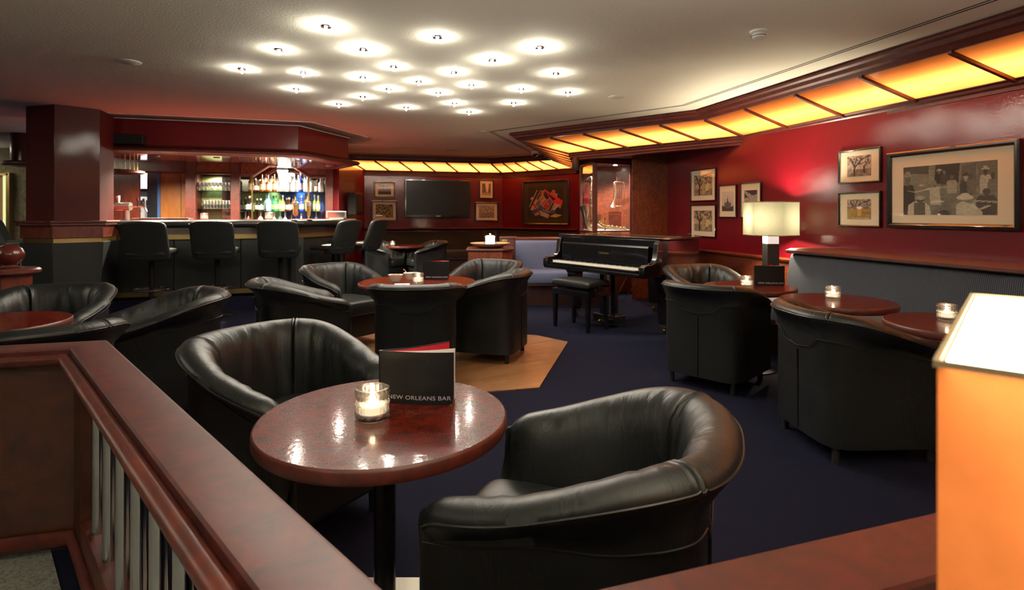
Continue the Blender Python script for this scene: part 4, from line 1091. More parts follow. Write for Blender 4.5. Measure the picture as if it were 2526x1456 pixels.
# saxophone standing
def px_on(px,py,D): return Vector((XD(px,D),D,Z(py,D)))
def tubes(lst,mat_,name,parent): 
    mb=MB()
    for pts,r in lst: mb.tube(pts,r,12)
    return mb.build(name,mat_,parent)
t=thing('saxophone','tenor saxophone standing upright with open bell, left side of the display case','saxophone',(0,0,0)); D=8.75
cv=[px_on(x,y,D) for x,y in ((1455,437),(1459,438),(1461,446),(1459,470),(1460,500),(1462,530),(1463,552),(1458,562),(1450,558),(1447,540),(1444,520),(1440,506))]
def spl(pts,n=6):
    o=[]
    for i in range(len(pts)-1):
        p0,p1,p2,p3=pts[max(0,i-1)],pts[i],pts[i+1],pts[min(len(pts)-1,i+2)]
        for k in range(n):
            t_=k/n; o.append(.5*((2*p1)+(p2-p0)*t_+(2*p0-5*p1+4*p2-p3)*t_*t_+(-p0+3*p1-3*p2+p3)*t_**3))
    return o+[pts[-1]]
c2=spl(cv); n=len(c2); rr=[.014+.026*(i/n)/.55 if i<n*.55 else .04+.045*((i/n-.55)/.45)**2.0 for i in range(n)]
MB().tube(c2,rr,20).build('body_tube',M['silver'],t,smooth=60)
mb=MB()
for k in range(14):
    p=c2[int(n*.16+k*n*.03)]; mb.sphere((p.x-.012+.02*(k%2),p.y-.030,p.z),.017,10,6,sz=.6)
mb.tube([px_on(1465,450,D-.05),px_on(1466,545,D-.05)],.005,6); mb.build('keys',M['brass'],t)
MB().tube([px_on(1455,437,D),px_on(1449,441,D),px_on(1447,444,D)],[.012,.009,.007],10).build('mouthpiece',M['black_matte'],t)
t=thing('saxophone','second saxophone lying on the white floor of the display case','saxophone',(0,0,0)); D=8.62
c2=spl([px_on(x,y,D) for x,y in ((1545,566),(1530,565),(1510,562),(1494,560),(1482,556),(1476,545),(1475,530))]); n=len(c2)
MB().tube(c2,[.018+.03*(i/n) for i in range(n)],16).build('body_tube',M['silver'],t,smooth=60)
mb=MB()
for k in range(9): p=c2[3+k*3]; mb.sphere((p.x,p.y-.03,p.z+.03),.018,10,6,sz=.6)
mb.build('keys',M['brass'],t)
# flugelhorn
t=thing('flugelhorn','silver valved horn mounted bell down on the red back of the display case','brass horn',(0,0,0)); D=8.80
loop=[px_on(1524+15*sin(a)*1.0,482-27*cos(a)*1.15,D) for a in [2*pi*k/36 for k in range(36)]]
loop=[px_on(1527+(10 if cos(a)>0 else -10)+ (3*cos(a)),479-(22 if sin(a)>0 else -22)-8*sin(a),D) for a in [2*pi*k/28+.01 for k in range(28)]]
MB().tube(loop,.009,10,closed=True).build('loop_tube',M['silver'],t)
c2=spl([px_on(x,y,D-.03) for x,y in ((1518,452),(1518,475),(1516,492),(1513,505),(1511,513))]); n=len(c2)
MB().tube(c2,[.012+.075*(i/n)**2.6 for i in range(n)],20).build('bell',M['silver'],t)
mb=MB()
for k in range(3): p=px_on(1524+k*5,478,D-.05); mb.cyl(p.x,p.y,p.z-.08,p.z+.10,.012,12)
mb.tube([px_on(1521,455,D),px_on(1521,437,D)],[.006,.010],8); mb.build('valves',M['chrome'],t)
t=thing('display_plaque','clear pinkish plaque with gold writing below the horn in the display case','plaque',(*px_on(1517,540,8.74),),.2)
MB().box(-.105,.105,-.004,.004,-.115,.115).build('plate',m_pane('pink_acrylic',(.85,.7,.72),.2,.1),t,smooth=0)
text_mesh('engraving','JAMES JOHNSON\n\nKONN\nTRUMPET',.026,M['gold'],t,(0,-.006,.065))
t=thing('pocket_trumpet','tiny trumpet standing upright on the display case floor','trumpet',(0,0,0)); D=8.5
MB().tube([px_on(1492,x,D) for x in (537,548,556,568)],[.012,.005,.005,.02],12).build('tube',M['brass'],t); MB().tube([px_on(1493+5*cos(a),550+5*sin(a),D) for a in [2*pi*k/16 for k in range(16)]],.005,8,closed=True).build('loop',M['brass'],t)

# ---------- grand piano ----------
PA=Vector((.575,6.56)); pe=Vector((.6,-.8)); pang=math.atan2(pe.y,pe.x)
t=thing('grand_piano','glossy black grand piano with closed lid, keys facing the piano stool','piano',(PA.x,PA.y,0),pang)
# local: x along keyboard 0..1.48, +y to the tail (away from player)
Wp=1.48; 
def outline(g=0):
    pts=[(0-g,-.0-g)]; pts+=[(Wp+g,-g),(Wp+g,.55)]
    for k in range(13):
        q=k/12; pts.append((Wp+g-.02-(.62)*(3*q*q-2*q**3), .60+.78*q))
    pts+=[(.72,1.44+g),(.55,1.50+g),(.30,1.51+g),(.10,1.46+g),(-g,1.30)]
    return pts
MB().prism(outline(-.012),.64,.955).build('case',M['black_lacquer'],t,smooth=30,bevel=.003)
o=outline(.012)
MB().prism([p for p in o],.962,.985).build('lid',M['black_lacquer'],t,smooth=30,bevel=.006,seg=3)
MB().box(.10,1.46,.33,.352,.9855,.991).build('lid_hinge',M['brass'],t,smooth=0)
MB().box(0.02,Wp-.02,-.012,.0,.88,.96).build('front_flap',M['black_lacquer'],t,smooth=0,bevel=.003)
# fallboard leaning back, key slip, cheeks
mb=MB(); mb.prismx([(-.070,.70),(-.045,.70),(-.040,.88),(-.045,.90),(-.062,.895),(-.070,.88)],.11,Wp-.11); mb.build('fallboard',M['black_lacquer'],t,smooth=0,bevel=.003)
mb=MB(); mb.prismx([(.0,.60),(.0,.64),(-.26,.64),(-.26,.615),(-.25,.60)],0.0,Wp); mb.build('keybed',M['black_lacquer'],t,smooth=0,bevel=.004)
MB().box(.11,Wp-.11,-.26,-.215,.64,.672).build('key_slip',M['black_lacquer'],t,smooth=0,bevel=.006)
cheek=[(0,.63),(0,.955),(-.02,.955),(-.05,.93),(-.062,.86),(-.07,.79),(-.10,.745),(-.15,.73),(-.225,.725),(-.262,.71),(-.27,.66),(-.265,.62)]
for x in (0,Wp-.062): mb=MB(); mb.prismx(cheek,x,x+.062); mb.build('cheek',M['black_lacquer'],t,smooth=40,bevel=.005)
for x in (.062,Wp-.112): MB().box(x,x+.05,-.215,-.07,.64,.70).build('key_block',M['black_lacquer'],t,smooth=0,bevel=.004)
kw=1.256/52; x0=.112
for k in range(52):
    MB().box(x0+k*kw+.0006,x0+(k+1)*kw-.0006,-.213,-.065,.668,.690).build('white_key',mat_ivory if k else globals().setdefault('mat_ivory',mat('ivory_key',(.8,.77,.66),.3,coat=.5)),t,smooth=0)
oct_=[0,1,0,1,1,0,1,1]
kk=0
for k in range(51):
    # A0 start: pattern of black keys after A,C,D,F,G
    nm='ABCDEFG'[k%7]
    if nm in 'ACDFG':
        xc=x0+(k+1)*kw; MB().box(xc-.0055,xc+.0055,-.16,-.065,.69,.703).build('black_key',M['black_lacquer'],t,smooth=0)
text_mesh('lettering','YAMAHA',.032,M['gold'],t,(Wp/2+.03,-.0715,.79),rot=(pi/2-.04,0,0),space=1.25)
def pleg(x,y):
    mb=MB(); mb.prism([(x-.05,y-.05),(x+.05,y-.05),(x+.05,y+.05),(x-.05,y+.05)],.10,.52,top=[(x-.065,y-.065),(x+.065,y-.065),(x+.065,y+.065),(x-.065,y+.065)])
    mb.prism([(x-.065,y-.065),(x+.065,y-.065),(x+.065,y+.065),(x-.065,y+.065)],.52,.60,top=[(x-.12,y-.075),(x+.12,y-.075),(x+.12,y+.075),(x-.12,y+.075)])
    l=mb.build('leg',M['black_lacquer'],t,smooth=0,bevel=.004)
    mb=MB(); mb.box(x-.045,x+.045,y-.045,y+.045,.075,.10); mb.tube([(x-.012,y+.01,.033),(x+.012,y+.01,.033)],.033,16); mb.tube([(x,y,.035),(x,y,.09)],.01,8)
    c=mb.build('caster',M['brass'],l,smooth=40)
pleg(.13,.12); pleg(1.37,.20); pleg(.42,1.22)
for x in (.66,.82): 
    MB().box(x-.03,x+.03,.02,.075,.13,.62).build('lyre_post',M['black_lacquer'],t,smooth=0,bevel=.004)
MB().box(.58,.90,-.04,.14,.05,.135).build('pedal_box',M['black_lacquer'],t,smooth=0,bevel=.008)
for k in range(3): MB().tube([(.68+.06*k,-.02,.085),(.68+.06*k,-.10,.078),(.68+.06*k,-.13,.070)],[.009,.012,.014],10).build('pedal',M['brass'],t)
for x,y in ((.70,.50),(.78,.50)): MB().tube([(x,.09,.15),(x+.12*(1 if x>.75 else -.2),y,.62)],.004,6).build('lyre_brace',M['steel'],t)
# ---------- piano stool ----------
c=Vector((.735,5.90)); t=thing('piano_stool','black lacquered piano stool with padded top in front of the keyboard','piano stool',(c.x,c.y,0),pang+.06)
for x in (-1,1):
    for y in (-1,1):
        mb=MB(); X,Y=x*.235,y*.145; mb.prism([(X-.015,Y-.015),(X+.015,Y-.015),(X+.015,Y+.015),(X-.015,Y+.015)],0,.40,top=[(X-.024,Y-.024),(X+.024,Y-.024),(X+.024,Y+.024),(X-.024,Y+.024)]); mb.build('leg',M['black_lacquer'],t,smooth=0,bevel=.002)
MB().box(-.26,.26,-.17,.17,.36,.42).build('frame',M['black_lacquer'],t,smooth=0,bevel=.004)
MB().box(-.22,.22,-.13,.13,.42,.46).build('lift_box',M['black_lacquer'],t,smooth=0)
mb=MB(); mb.squad((0,0,.485),.275,.18,.038,.3,.16,48,12,fn=lambda p:Vector((p.x,p.y,p.z+(.018*(1-(p.x/.28)**2)*(1-(p.y/.18)**2) if p.z>0 else 0)))); mb.build('padded_seat',M['leather2'],t,smooth=60)
for x in (-1,1): mb=MB(); mb.tube([(x*.255,0,.445),(x*.30,0,.445)],[.022,.028],16); mb.build('height_knob',M['black_lacquer'],t)

# ---------- cabinet with hurricane candle ----------
c=Vector((XD(1209,7.45),7.45)); t=thing('serving_cabinet','low chamfered burl cabinet carrying a wide candle dish, left of the striped bench','cabinet',(c.x,c.y,0),.04)
oct8=[(-.29,-.24),(.16,-.26),(.29,-.14),(.29,.25),(-.29,.25)]
MB().prism(oct8,0,.73).build('body',M['burl'],t,smooth=0,bevel=.004)
MB().prism([(x*1.09,y*1.09) for x,y in oct8],.73,.762).build('top',M['mahogany_h'],t,smooth=0,bevel=.01,seg=3)
t=thing('serving_dish','wide shallow cream dish on the burl cabinet beneath the hurricane candle','dish',(c.x,c.y,.762))
MB().lathe([(0,0),(.13,0),(.20,.02),(.268,.058),(.272,.066),(.262,.066),(.19,.03),(0,.014)],48).build('dish',mat('cream_dish',(.55,.38,.22),.4,coat=.4),t,smooth=60)
t=thing('hurricane_candle','large lit pillar candle inside a clear glass cylinder on the dish','candle',(c.x+.0,c.y,.778))
MB().lathe([(0,0),(.062,0),(.060,.11),(.066,.135),(.05,.145),(.0,.13)],24).build('candle',M['pillar_wax'],t,smooth=60)
MB().lathe([(.094,0),(.094,.215),(.090,.215),(.090,0)],32).build('glass_cylinder',M['pane'],t,smooth=40)
light('POINT','hurricane_light',(c.x,c.y,.778+.165),2.2,(1,.78,.5),.008)
t=thing('low_divider','low red wooden divider wall with a brass socket plate beside the dish','divider',(0,0,0))
dv=[(XD(1232,8.0),8.0),(XD(1275,8.0),8.0)]
mb=MB(); mb.sweep(dv,[(0,0),(0,.86),(-.06,.86),(-.06,0)]); mb.build('panel',M['mahogany_h'],t,smooth=0)
mb=MB(); mb.sweep(dv,[(.03,.86),(.03,.89),(-.09,.89),(-.09,.86)]); mb.build('cap',M['mahogany_h'],t,smooth=0,bevel=.006)
p=px_on(1245,597,7.985); MB().box(p.x-.045,p.x+.045,7.975,7.995,p.z-.035,p.z+.035).build('socket_plate',M['brass'],t,smooth=0,bevel=.004)

# ---------- lamps ----------
def floor_lamp(label,x,y,rz,shade_r,z0,z1,m,stem,sidesh,neck,lw,lc,diff=False):
    t=thing('floor_lamp',label,'lamp',(x,y,0),rz,None)
    mb=MB(); n=sidesh; R=shade_r
    P=[(R*cos(2*pi*k/n+pi/n),R*sin(2*pi*k/n+pi/n)) for k in range(n)]
    vs=[(a,b,z0) for a,b in P]+[(a,b,z1) for a,b in P]; mb.add(vs,[(k,(k+1)%n,n+(k+1)%n,n+k) for k in range(n)]); mb.build('lamp_shade',m,t,smooth=0)
    mb=MB()
    for z in (z0,z1): mb.tube([(a,b,z) for a,b in P],.004,6,closed=True)
    mb.build('shade_rim',M['shade_trim'],t,smooth=0)
    s=stem; MB().box(-s,s,-s,s,.03,z0-neck).build('stem',M['black_matte'],t,smooth=0,bevel=.002)
    MB().box(-s*.95,s*.95,-s*.95,s*.95,z0-neck,z0+.01).build('neck',mat('frosted_neck',(.8,.8,.8),.3,emit=(1,.93,.85),es=.35),t,smooth=0)
    MB().box(-.15,.15,-.15,.15,0,.03).build('base',M['black_matte'],t,smooth=0,bevel=.004)
    return t
M['shade_trim']=mat('shade_trim',(.30,.22,.13),.7)
xl,yl=XD(1901,5.45),5.45
floor_lamp('tall black square-stemmed lamp with cream fabric shade left of the long bench',xl,yl,.0,.255,Z(580,yl),Z(499,yl),M['shade_cream'],.058,6,.085,1,1)
for dx in (-.10,.10): light('POINT','lamp_bulb',(xl+dx,yl,Z(540,yl)),LAMP_W,(1,.86,.62),.04)
# foreground lamp
Lc=Vector((.503,.331)); la=math.radians(-48)
d1=Vector((.223,.244)); 
t=thing('table_lamp','large square lamp with glowing orange fabric shade, cut by the right photo edge','lamp',(Lc.x,Lc.y,0),math.atan2(d1.y,d1.x))
hs=.181; z0,z1=.60,1.138
P=[(-hs,-hs),(hs,-hs),(hs,hs),(-hs,hs)]
mb=MB(); 
vs=[]; fs=[]; N=12
for k in range(4):
    a=Vector(P[k]); b=Vector(P[(k+1)%4]); o=len(vs)
    vs+=[(*a,z0),(*b,z0),(*b,z1),(*a,z1)]; fs.append((o,o+1,o+2,o+3))
mb.add(vs,fs); mb.build('lamp_shade',M['shade_orange'],t,smooth=0)
mb=MB(); mb.sweep([tuple(p) for p in P],[(-.001,z1-.002),(.002,z1-.002),(.002,z1+.002),(-.001,z1+.002)],closed=True); mb.build('shade_rim',M['shade_trim'],t,smooth=0)
MB().box(-hs+.003,hs-.003,-hs+.003,hs-.003,z1-.004,z1-.001).build('diffuser',M['diffuser'],t,smooth=0)
MB().box(-.03,.03,-.03,.03,.03,z0+.02).build('stem',M['black_matte'],t,smooth=0); MB().box(-.14,.14,-.14,.14,0.006,.03).build('base',M['black_matte'],t,smooth=0)
for dx,dy,w in ((-.06,.0,1),(.06,.05,1)): 
    v=Vector((dx,dy)); v.rotate(Matrix.Rotation(math.atan2(d1.y,d1.x),2)); light('POINT','lamp_bulb',(Lc.x+v.x,Lc.y+v.y,.95),FG_W,(1,.80,.52),.05)

light('AREA','lamp_top_glow',(Lc.x,Lc.y,1.142),FG_UP,(1,.90,.74),.3,rot=(pi,0,0),sy=.3)
# ---------- railing ----------
Rl=[Vector((-1.55,2.11))-V*3.2,Vector((-1.55,2.11)),Vector((-.10,.648)),Vector((-.10,.648))+Vector((.953,.302))*4.5]
t=thing('railing','red brown wooden railing with rounded inner bead and metal tube balusters around the raised seating','railing',(0,0,0))
# travel left to right: camera side is on the right
zt_=.742
mb=MB(); mb.sweep(Rl,[(-.0,zt_-.02),(.004,zt_-.004),(.012,zt_),(.118,zt_),(.122,zt_-.006),(.122,zt_-.05),(.0,zt_-.05)][::-1]); mb.build('cap',M['rail'],t,smooth=30,fix=True)
bead=[(.137+.020*cos(a),zt_-.038+.020*sin(a)) for a in [2*pi*k/16 for k in range(16)]]
mb=MB(); mb.sweep(Rl[:3],bead); mb.build('bead',M['rail_bead'] if 'rail_bead' in M else M['mahogany_h'],t,smooth=60,fix=True)
mb=MB(); mb.sweep(Rl[:2],[(.02,.05),(.02,zt_-.05),(.10,zt_-.05),(.10,.05)]); mb.build('solid_panel',M['panelwood'],t,smooth=0)
bd2=[(.115+.018*cos(a),.055+.03*sin(a)) for a in [2*pi*k/12 for k in range(12)]]
mb=MB(); mb.sweep(Rl[:3],bd2); mb.build('base_bead',M['mahogany_h'],t,smooth=60,fix=True)
dr=(Rl[2]-Rl[1]).normalized(); nr=Vector((dr.y,-dr.x))
def along(s): return Rl[1]+dr*s
mb=MB(); mb.sweep([along(.02),along(.22)],[(.0,.02),(.0,zt_-.05),(.11,zt_-.05),(.11,.02)]); mb.build('corner_post',M['panelwood'],t,smooth=0)
mb=MB(); mb.sweep([along(.22),Rl[2]],[(.0,.02),(.0,.17),(.11,.17),(.11,.02)]); mb.build('bottom_rail',M['mahogany_h'],t,smooth=0,bevel=.004)
for k in range(8):
    s=.335+.2*k
    if s>1.98: break
    p=along(s)+nr*.075; MB().cyl(p.x,p.y,.165,zt_-.045,.020,20).build('baluster',M['tubes'],t)
mb=MB(); mb.sweep(Rl[2:],[(.02,.02),(.02,zt_-.05),(.11,zt_-.05),(.11,.02)]); mb.build('solid_panel',M['mahogany'],t,smooth=0)
# white cable duct on granite
tag(MB().box(-1.48,-1.20,1.37,1.395,.006,.03).build('floor_strip',M['plastic'],smooth=0,rz=0),'short white strip lying on the granite floor behind the railing','strip')
# ball-topped newel posts at far left
def newel(label,x,y,R,zt,rb):
    t=thing('newel_post',label,'post',(x,y,0),0,'ball topped posts')
    MB().lathe([(R*.8,0),(R*.8,zt-.05)],8,rot=pi/8).build('post',M['mahogany'],t,smooth=0)
    MB().lathe([(0,zt-.05),(R,zt-.05),(R+.015,zt-.035),(R+.015,zt-.015),(R,zt),(0,zt)],40).build('cap',M['mahogany_h'],t,smooth=40)
    MB().lathe([(0,zt),(rb*.8,zt),(rb*.85,zt+.012),(rb*.5,zt+.02),(rb*.5,zt+.03)],32).build('collar',M['mahogany_h'],t,smooth=40)
    MB().sphere((0,0,zt+.025+rb*.9),rb,40,24,sz=.92).build('ball',m_lacquer('ball_lacquer',(.10,.012,.006),bs=.03,cr=.06),t,smooth=180)
newel('nearer wooden newel post with a glossy brown ball at the left photo edge',-4.22,4.62,.19,.765,.098)
newel('farther ball-topped post, mostly hidden behind the nearer ball at the left edge',-5.05,5.25,.17,.78,.09)

# ---------- ceiling fittings ----------
random.seed(3)
SP=[(804,69),(688,126),(597,173),(748,182),(731,222),(896,125),(895,193),(1079,95),(971,167),(1033,203),(959,222),(895,241),(836,259),(1081,231),(1002,267),(1119,181),(1163,212),(1121,257),(1157,278),(1214,151),(1331,120),(1371,184),(1286,222),(1401,230),(1267,256)]
ordn=['leftmost','second','third','fourth','fifth','sixth','seventh','eighth','ninth','tenth','eleventh','twelfth','thirteenth','fourteenth','fifteenth','sixteenth','seventeenth','eighteenth','nineteenth','twentieth','twenty-first','twenty-second','twenty-third','twenty-fourth','rightmost']
big={(896,125):2.2,(1331,120):1.9,(1214,151):1.7,(804,69):1.5,(895,193):1.2,(748,182):.35,(1033,203):.5,(971,167):.6}
root=None
for k,(px,py) in enumerate(sorted(SP)):
    x,y=G(px,py,CEIL-.012)
    lb='glowing halogen star spot in the ceiling cluster, '+ordn[k]+(' of the cluster' if k in (0,24) else ' from the left')
    if root is None:
        root=thing('ceiling_spot',lb,'ceiling light',(x,y,CEIL),0,'ceiling star spots')
        MB().lathe([(.018,-.001),(.034,-.001),(.032,-.009),(.020,-.010)],24).build('ring',M['chrome'],root)
        MB().sphere((0,0,-.022),.011,12,8).build('bulb',M['bulb'],root)
        mb=MB(); mb.lathe([(.013,-.004),(.018,-.024),(.014,-.036),(.002,-.042),(.0001,-.043)],12); mb.build('crystal',M['pane'],root,smooth=0)
    else: copy_thing(root,(x,y,CEIL),0,lb)
    light('SPOT','star_beam',(x,y,CEIL-.03),BEAM_W,(1,.91,.76),.02,rot=(0,0,0),spot=2.75,blend=.35)
    light('POINT','star_light',(x,y,CEIL-.05),STAR_W*big.get((px,py),.8),(1,.93,.76),.012)
def downlight(label,px,py,R,lit=0,pos=None):
    x,y=pos or G(px,py,CEIL-.004); t=thing('recessed_downlight',label,'ceiling light',(x,y,CEIL),0,'recessed downlights')
    MB().lathe([(R*.80,-.002),(R,-.002),(R,-.006),(R*.78,-.012)],32).build('ring',M['paintwhite'],t)
    MB().lathe([(0,-.003),(R*.8,-.003)],32).build('reflector',M['bulb_soft'] if lit else mat('unlit_reflector',(.30,.26,.2),.4),t)
    return x,y
downlight('unlit round recessed downlight at upper left of the ceiling',318,153,.085)
downlight('unlit round recessed downlight right of the star cluster',1520,240,.085)
downlight('copper-ringed recessed downlight in the ceiling before the television',1118,370,.16)
downlight('smallest unlit recessed downlight near the ceiling corner above the television',1230,376,.09)
downlight('tiny lit recessed spot below the star cluster',1191,324,.035,1)
SPZ=1.972
for px,py,lb in ((385,386,'lit spot in the bar soffit beside the pillar'),(535,389,'lit spot in the bar soffit above the second stool'),(738,398,'lit spot in the bar soffit above the bottle display'),(812,410,'lit spot in the bar soffit at its right corner')):
    D=(SPZ-EYE)*F/(HY-py); x=XD(px,D); y=D
    t=thing('soffit_spot',lb,'ceiling light',(x,y,SPZ),0,'bar soffit spots')
    MB().lathe([(.028,0),(.045,0),(.043,-.008),(.028,-.008)],24).build('ring',M['brass'],t); MB().lathe([(0,-.002),(.028,-.002)],20).build('lens',M['bulb_soft'],t)
    light('SPOT','soffit_light',(x,y,SPZ-.02),BAR_W,(1,.86,.66),.03,rot=(0,0,0),spot=2.6,blend=.8)
for px in (430,560,700):
    p=fb.p(fb.s(px))+Vector((fb.e.y,-fb.e.x))*.75
    light('SPOT','back_bar_light',(p.x,p.y,1.93),BAR_W*.8,(1,.84,.62),.05,rot=(0,0,0),spot=2.8,blend=.9)
x,y=G(1872,80,CEIL-.01); t=thing('smoke_detector','white round smoke detector on the ceiling at upper right','smoke detector',(x,y,CEIL))
MB().lathe([(0,-.0),(.055,0),(.055,-.012),(.045,-.018),(.0,-.018)][::-1],32).build('base',M['plastic'],t); MB().lathe([(0.036,-.018),(.042,-.03),(.040,-.045),(.030,-.052),(0,-.054)],32).build('sensor',M['plastic'],t)
MB().tube([(.041*cos(a),.041*sin(a),-.034) for a in [2*pi*k/24 for k in range(24)]],.0022,6,closed=True).build('vent',M['black_matte'],t)
x,y=G(1320,376,CEIL-.02); t=thing('security_camera','small dome security camera on the ceiling by the cornice corner','camera',(x,y,CEIL))
MB().lathe([(.075,0),(.08,-.02),(.07,-.045),(.055,-.05)],28).build('housing',M['plastic'],t); MB().sphere((0,0,-.05),.055,24,12).build('dome',M['black_lacquer'],t)
# unseen downlights added behind and left of the camera as room fill
for i,(x,y,w) in enumerate(((-1.2,-.9,BACK_W),(1.6,-1.0,BACK_W),(-4.5,.2,BACK_W),(-7.5,2.5,BACK_W),(-8.6,8.2,BACK_W*2.2))):
    downlight('x',0,0,.07,1,(x,y)); o=[q for q in C.objects if q.name.startswith('recessed_downlight')][-1]
    light('SPOT','fill_downlight',(x,y,CEIL-.03),w,(1,.88,.70),.05,rot=(0,0,0),spot=2.4,blend=.7)
for o,lb in zip(sorted([q for q in C.objects if q.name.startswith('recessed_downlight') and q.get('label')=='x'],key=lambda q:q.name),
    ('added fill downlight, unseen behind the camera on the left','added fill downlight, unseen behind the camera on the right','added fill downlight, out of view over the left side','added fill downlight, out of view over the far left of the lounge','added fill downlight, out of view near the olive wall window')): o['label']=lb
for i,(x,y,z,w,lb) in enumerate(FILL_GLOBES):
    t=thing('fill_globe',lb,'lamp',(x,y,0),0,'added fill globes')
    MB().sphere((0,0,z),.14,24,16).build('globe',mat('fill_globe_opal',(.9,.9,.85),.4,emit=(1,.88,.68),es=4),t)
    MB().tube([(0,0,z+.14),(0,0,CEIL)],.008,8).build('rod',M['brass'],t); MB().cyl(0,0,CEIL-.02,CEIL,.05,20).build('rose',M['brass'],t)
    light('POINT','fill_globe_light',(x,y,z-.2),w,(1,.90,.72),.15)
for i,(x,y,w,lb) in enumerate(FILL_UPLIGHTERS):
    t=thing('fill_uplighter',lb,'lamp',(x,y,0),0,'added fill uplighters')
    MB().lathe([(0,0),(.15,0),(.15,.02),(.02,.04),(.015,1.68),(.0,1.68)],24).build('stand',M['brass'],t)
    MB().lathe([(.02,1.68),(.10,1.70),(.17,1.78),(.165,1.78),(.09,1.71),(0,1.695)],24).build('bowl',M['brass'],t)
    light('SPOT','fill_uplight',(x,y,1.79),w,(1,.92,.78),.08,rot=(pi,0,0),spot=2.7,blend=.8)
# downlights over the room that light the chairs and wall
for x,y,w,tx in ROOM_SPOTS:
    light('SPOT','room_spot',(x,y,CEIL-.05),w,(1,.88,.72),.04,rot=(0,0,0),spot=2.5,blend=.9)

# ---------- things on the bar ----------
def on_bar(px,D): return (XD(px,D),D,1.1455)
t=thing('beer_tap','brushed steel beer tap drum on a pedestal beside the pillar','beer tap',on_bar(312,7.0),fb.ang)
MB().cyl(0,0,0,.14,.035,24).build('pedestal',M['steel'],t); MB().tube([(-.12,.0,.17),(.055,-.02,.17)],.052,32).build('drum',M['steel'],t)
MB().tube([(.04,-.01,.17),(.22,-.02,.17)],.012,12).build('pipe',M['chrome'],t)
for k,x in enumerate((.13,.20)):
    MB().tube([(x,-.02,.17),(x+.01,-.03,.22),(x+.0,-.03,.27)],[.009,.009,.014],10).build('handle',M['black_matte'],t)
    MB().tube([(x,-.02,.17),(x+.03,-.03,.12),(x+.04,-.03,.10)],.009,10).build('spout',M['chrome'],t)
MB().tube([(-.09,-.0,.20),(-.09,0,.26),(-.10,0,.30)],[.012,.02,.03],12).build('white_knob',M['plastic'],t)
t=thing('drip_tray','long low chrome drip tray on the bar next to the beer tap','drip tray',on_bar(400,7.1),fb.ang)
MB().box(-.33,.33,-.10,.10,0,.018).build('tray',M['chrome'],t,smooth=0,bevel=.003); mb=MB(); [mb.box(-.31+k*.04,-.29+k*.04,-.09,.09,.018,.024) for k in range(16)]; mb.build('grid',M['steel'],t,smooth=0)
make_candle('small pinkish candle glass on the bar counter before the mirrored niche',on_bar(504,7.15),.98,.25)
make_candle('small pinkish candle glass on the bar counter before the bottle display',on_bar(664,7.45),1.1,.25)
t=thing('till_screen','back of a light grey till screen at the right end of the bar','monitor',on_bar(830,8.1),fb.ang)
mb=MB(); mb.prismx([(0,.012),(-.02,.112),(0.01,.115),(.03,.012)],-.14,.14); mb.build('housing',M['plastic'],t,smooth=0,bevel=.008); mb=MB(); mb.prismx([(-.006,.025),(-.021,.098),(-.015,.098),(.0,.025)],-.115,.115); mb.build('back_panel',M['steel'],t,smooth=0); MB().box(-.10,.10,-.03,.09,0,.014).build('foot',M['plastic'],t,smooth=0)
def drink(label,px,D,prof,liquid,foam,col,name='cocktail_glass'):
    t=thing(name,label,'drink',on_bar(px,D)); MB().lathe(prof,24).build('glass',M['pane'],t); MB().lathe(liquid,24).build('drink',mat('drink',col,.3,coat=.5),t); MB().lathe(foam,20).build('foam',M['white'],t); return t
hur=[(0,0),(.040,0),(.040,.004),(.008,.012),(.008,.035),(.030,.060),(.040,.09),(.034,.125),(.028,.16),(.038,.235)]
t=drink('tall curvy glass of orange cocktail with foam and green garnish on the bar','729' and 729,7.35,hur,[(0,.045),(.026,.058),(.036,.09),(.030,.125),(.025,.16),(.029,.19),(0,.19)],[(0,.19),(.030,.19),(.036,.225),(.02,.24),(0,.242)],(.75,.34,.10))
MB().sphere((0.01,0,.252),.014,8,6).build('garnish',mat('mint',(.08,.3,.03),.5),t)
drink('tall tapered beer glass with a white head, beside the cocktail on the bar',762,7.35,[(0,0),(.034,0),(.034,.005),(.010,.012),(.010,.03),(.022,.05),(.036,.20),(.034,.225)],[(0,.035),(.020,.05),(.033,.18),(0,.18)],[(0,.18),(.033,.18),(.036,.21),(.028,.24),(0,.245)],(.80,.50,.12),'beer_glass')
for px,lb in ((728,'dark round coaster under the orange cocktail'),(762,'white round coaster under the beer glass')):
    x,y,z=on_bar(px,7.35 if px<0 else 7.35); tag(MB().cyl(0,0,-.0005,.0008,.055,24).build('coaster',M['paper'] if px==762 else M['steel'],loc=(x,y,z-.0005)),lb,'coaster')

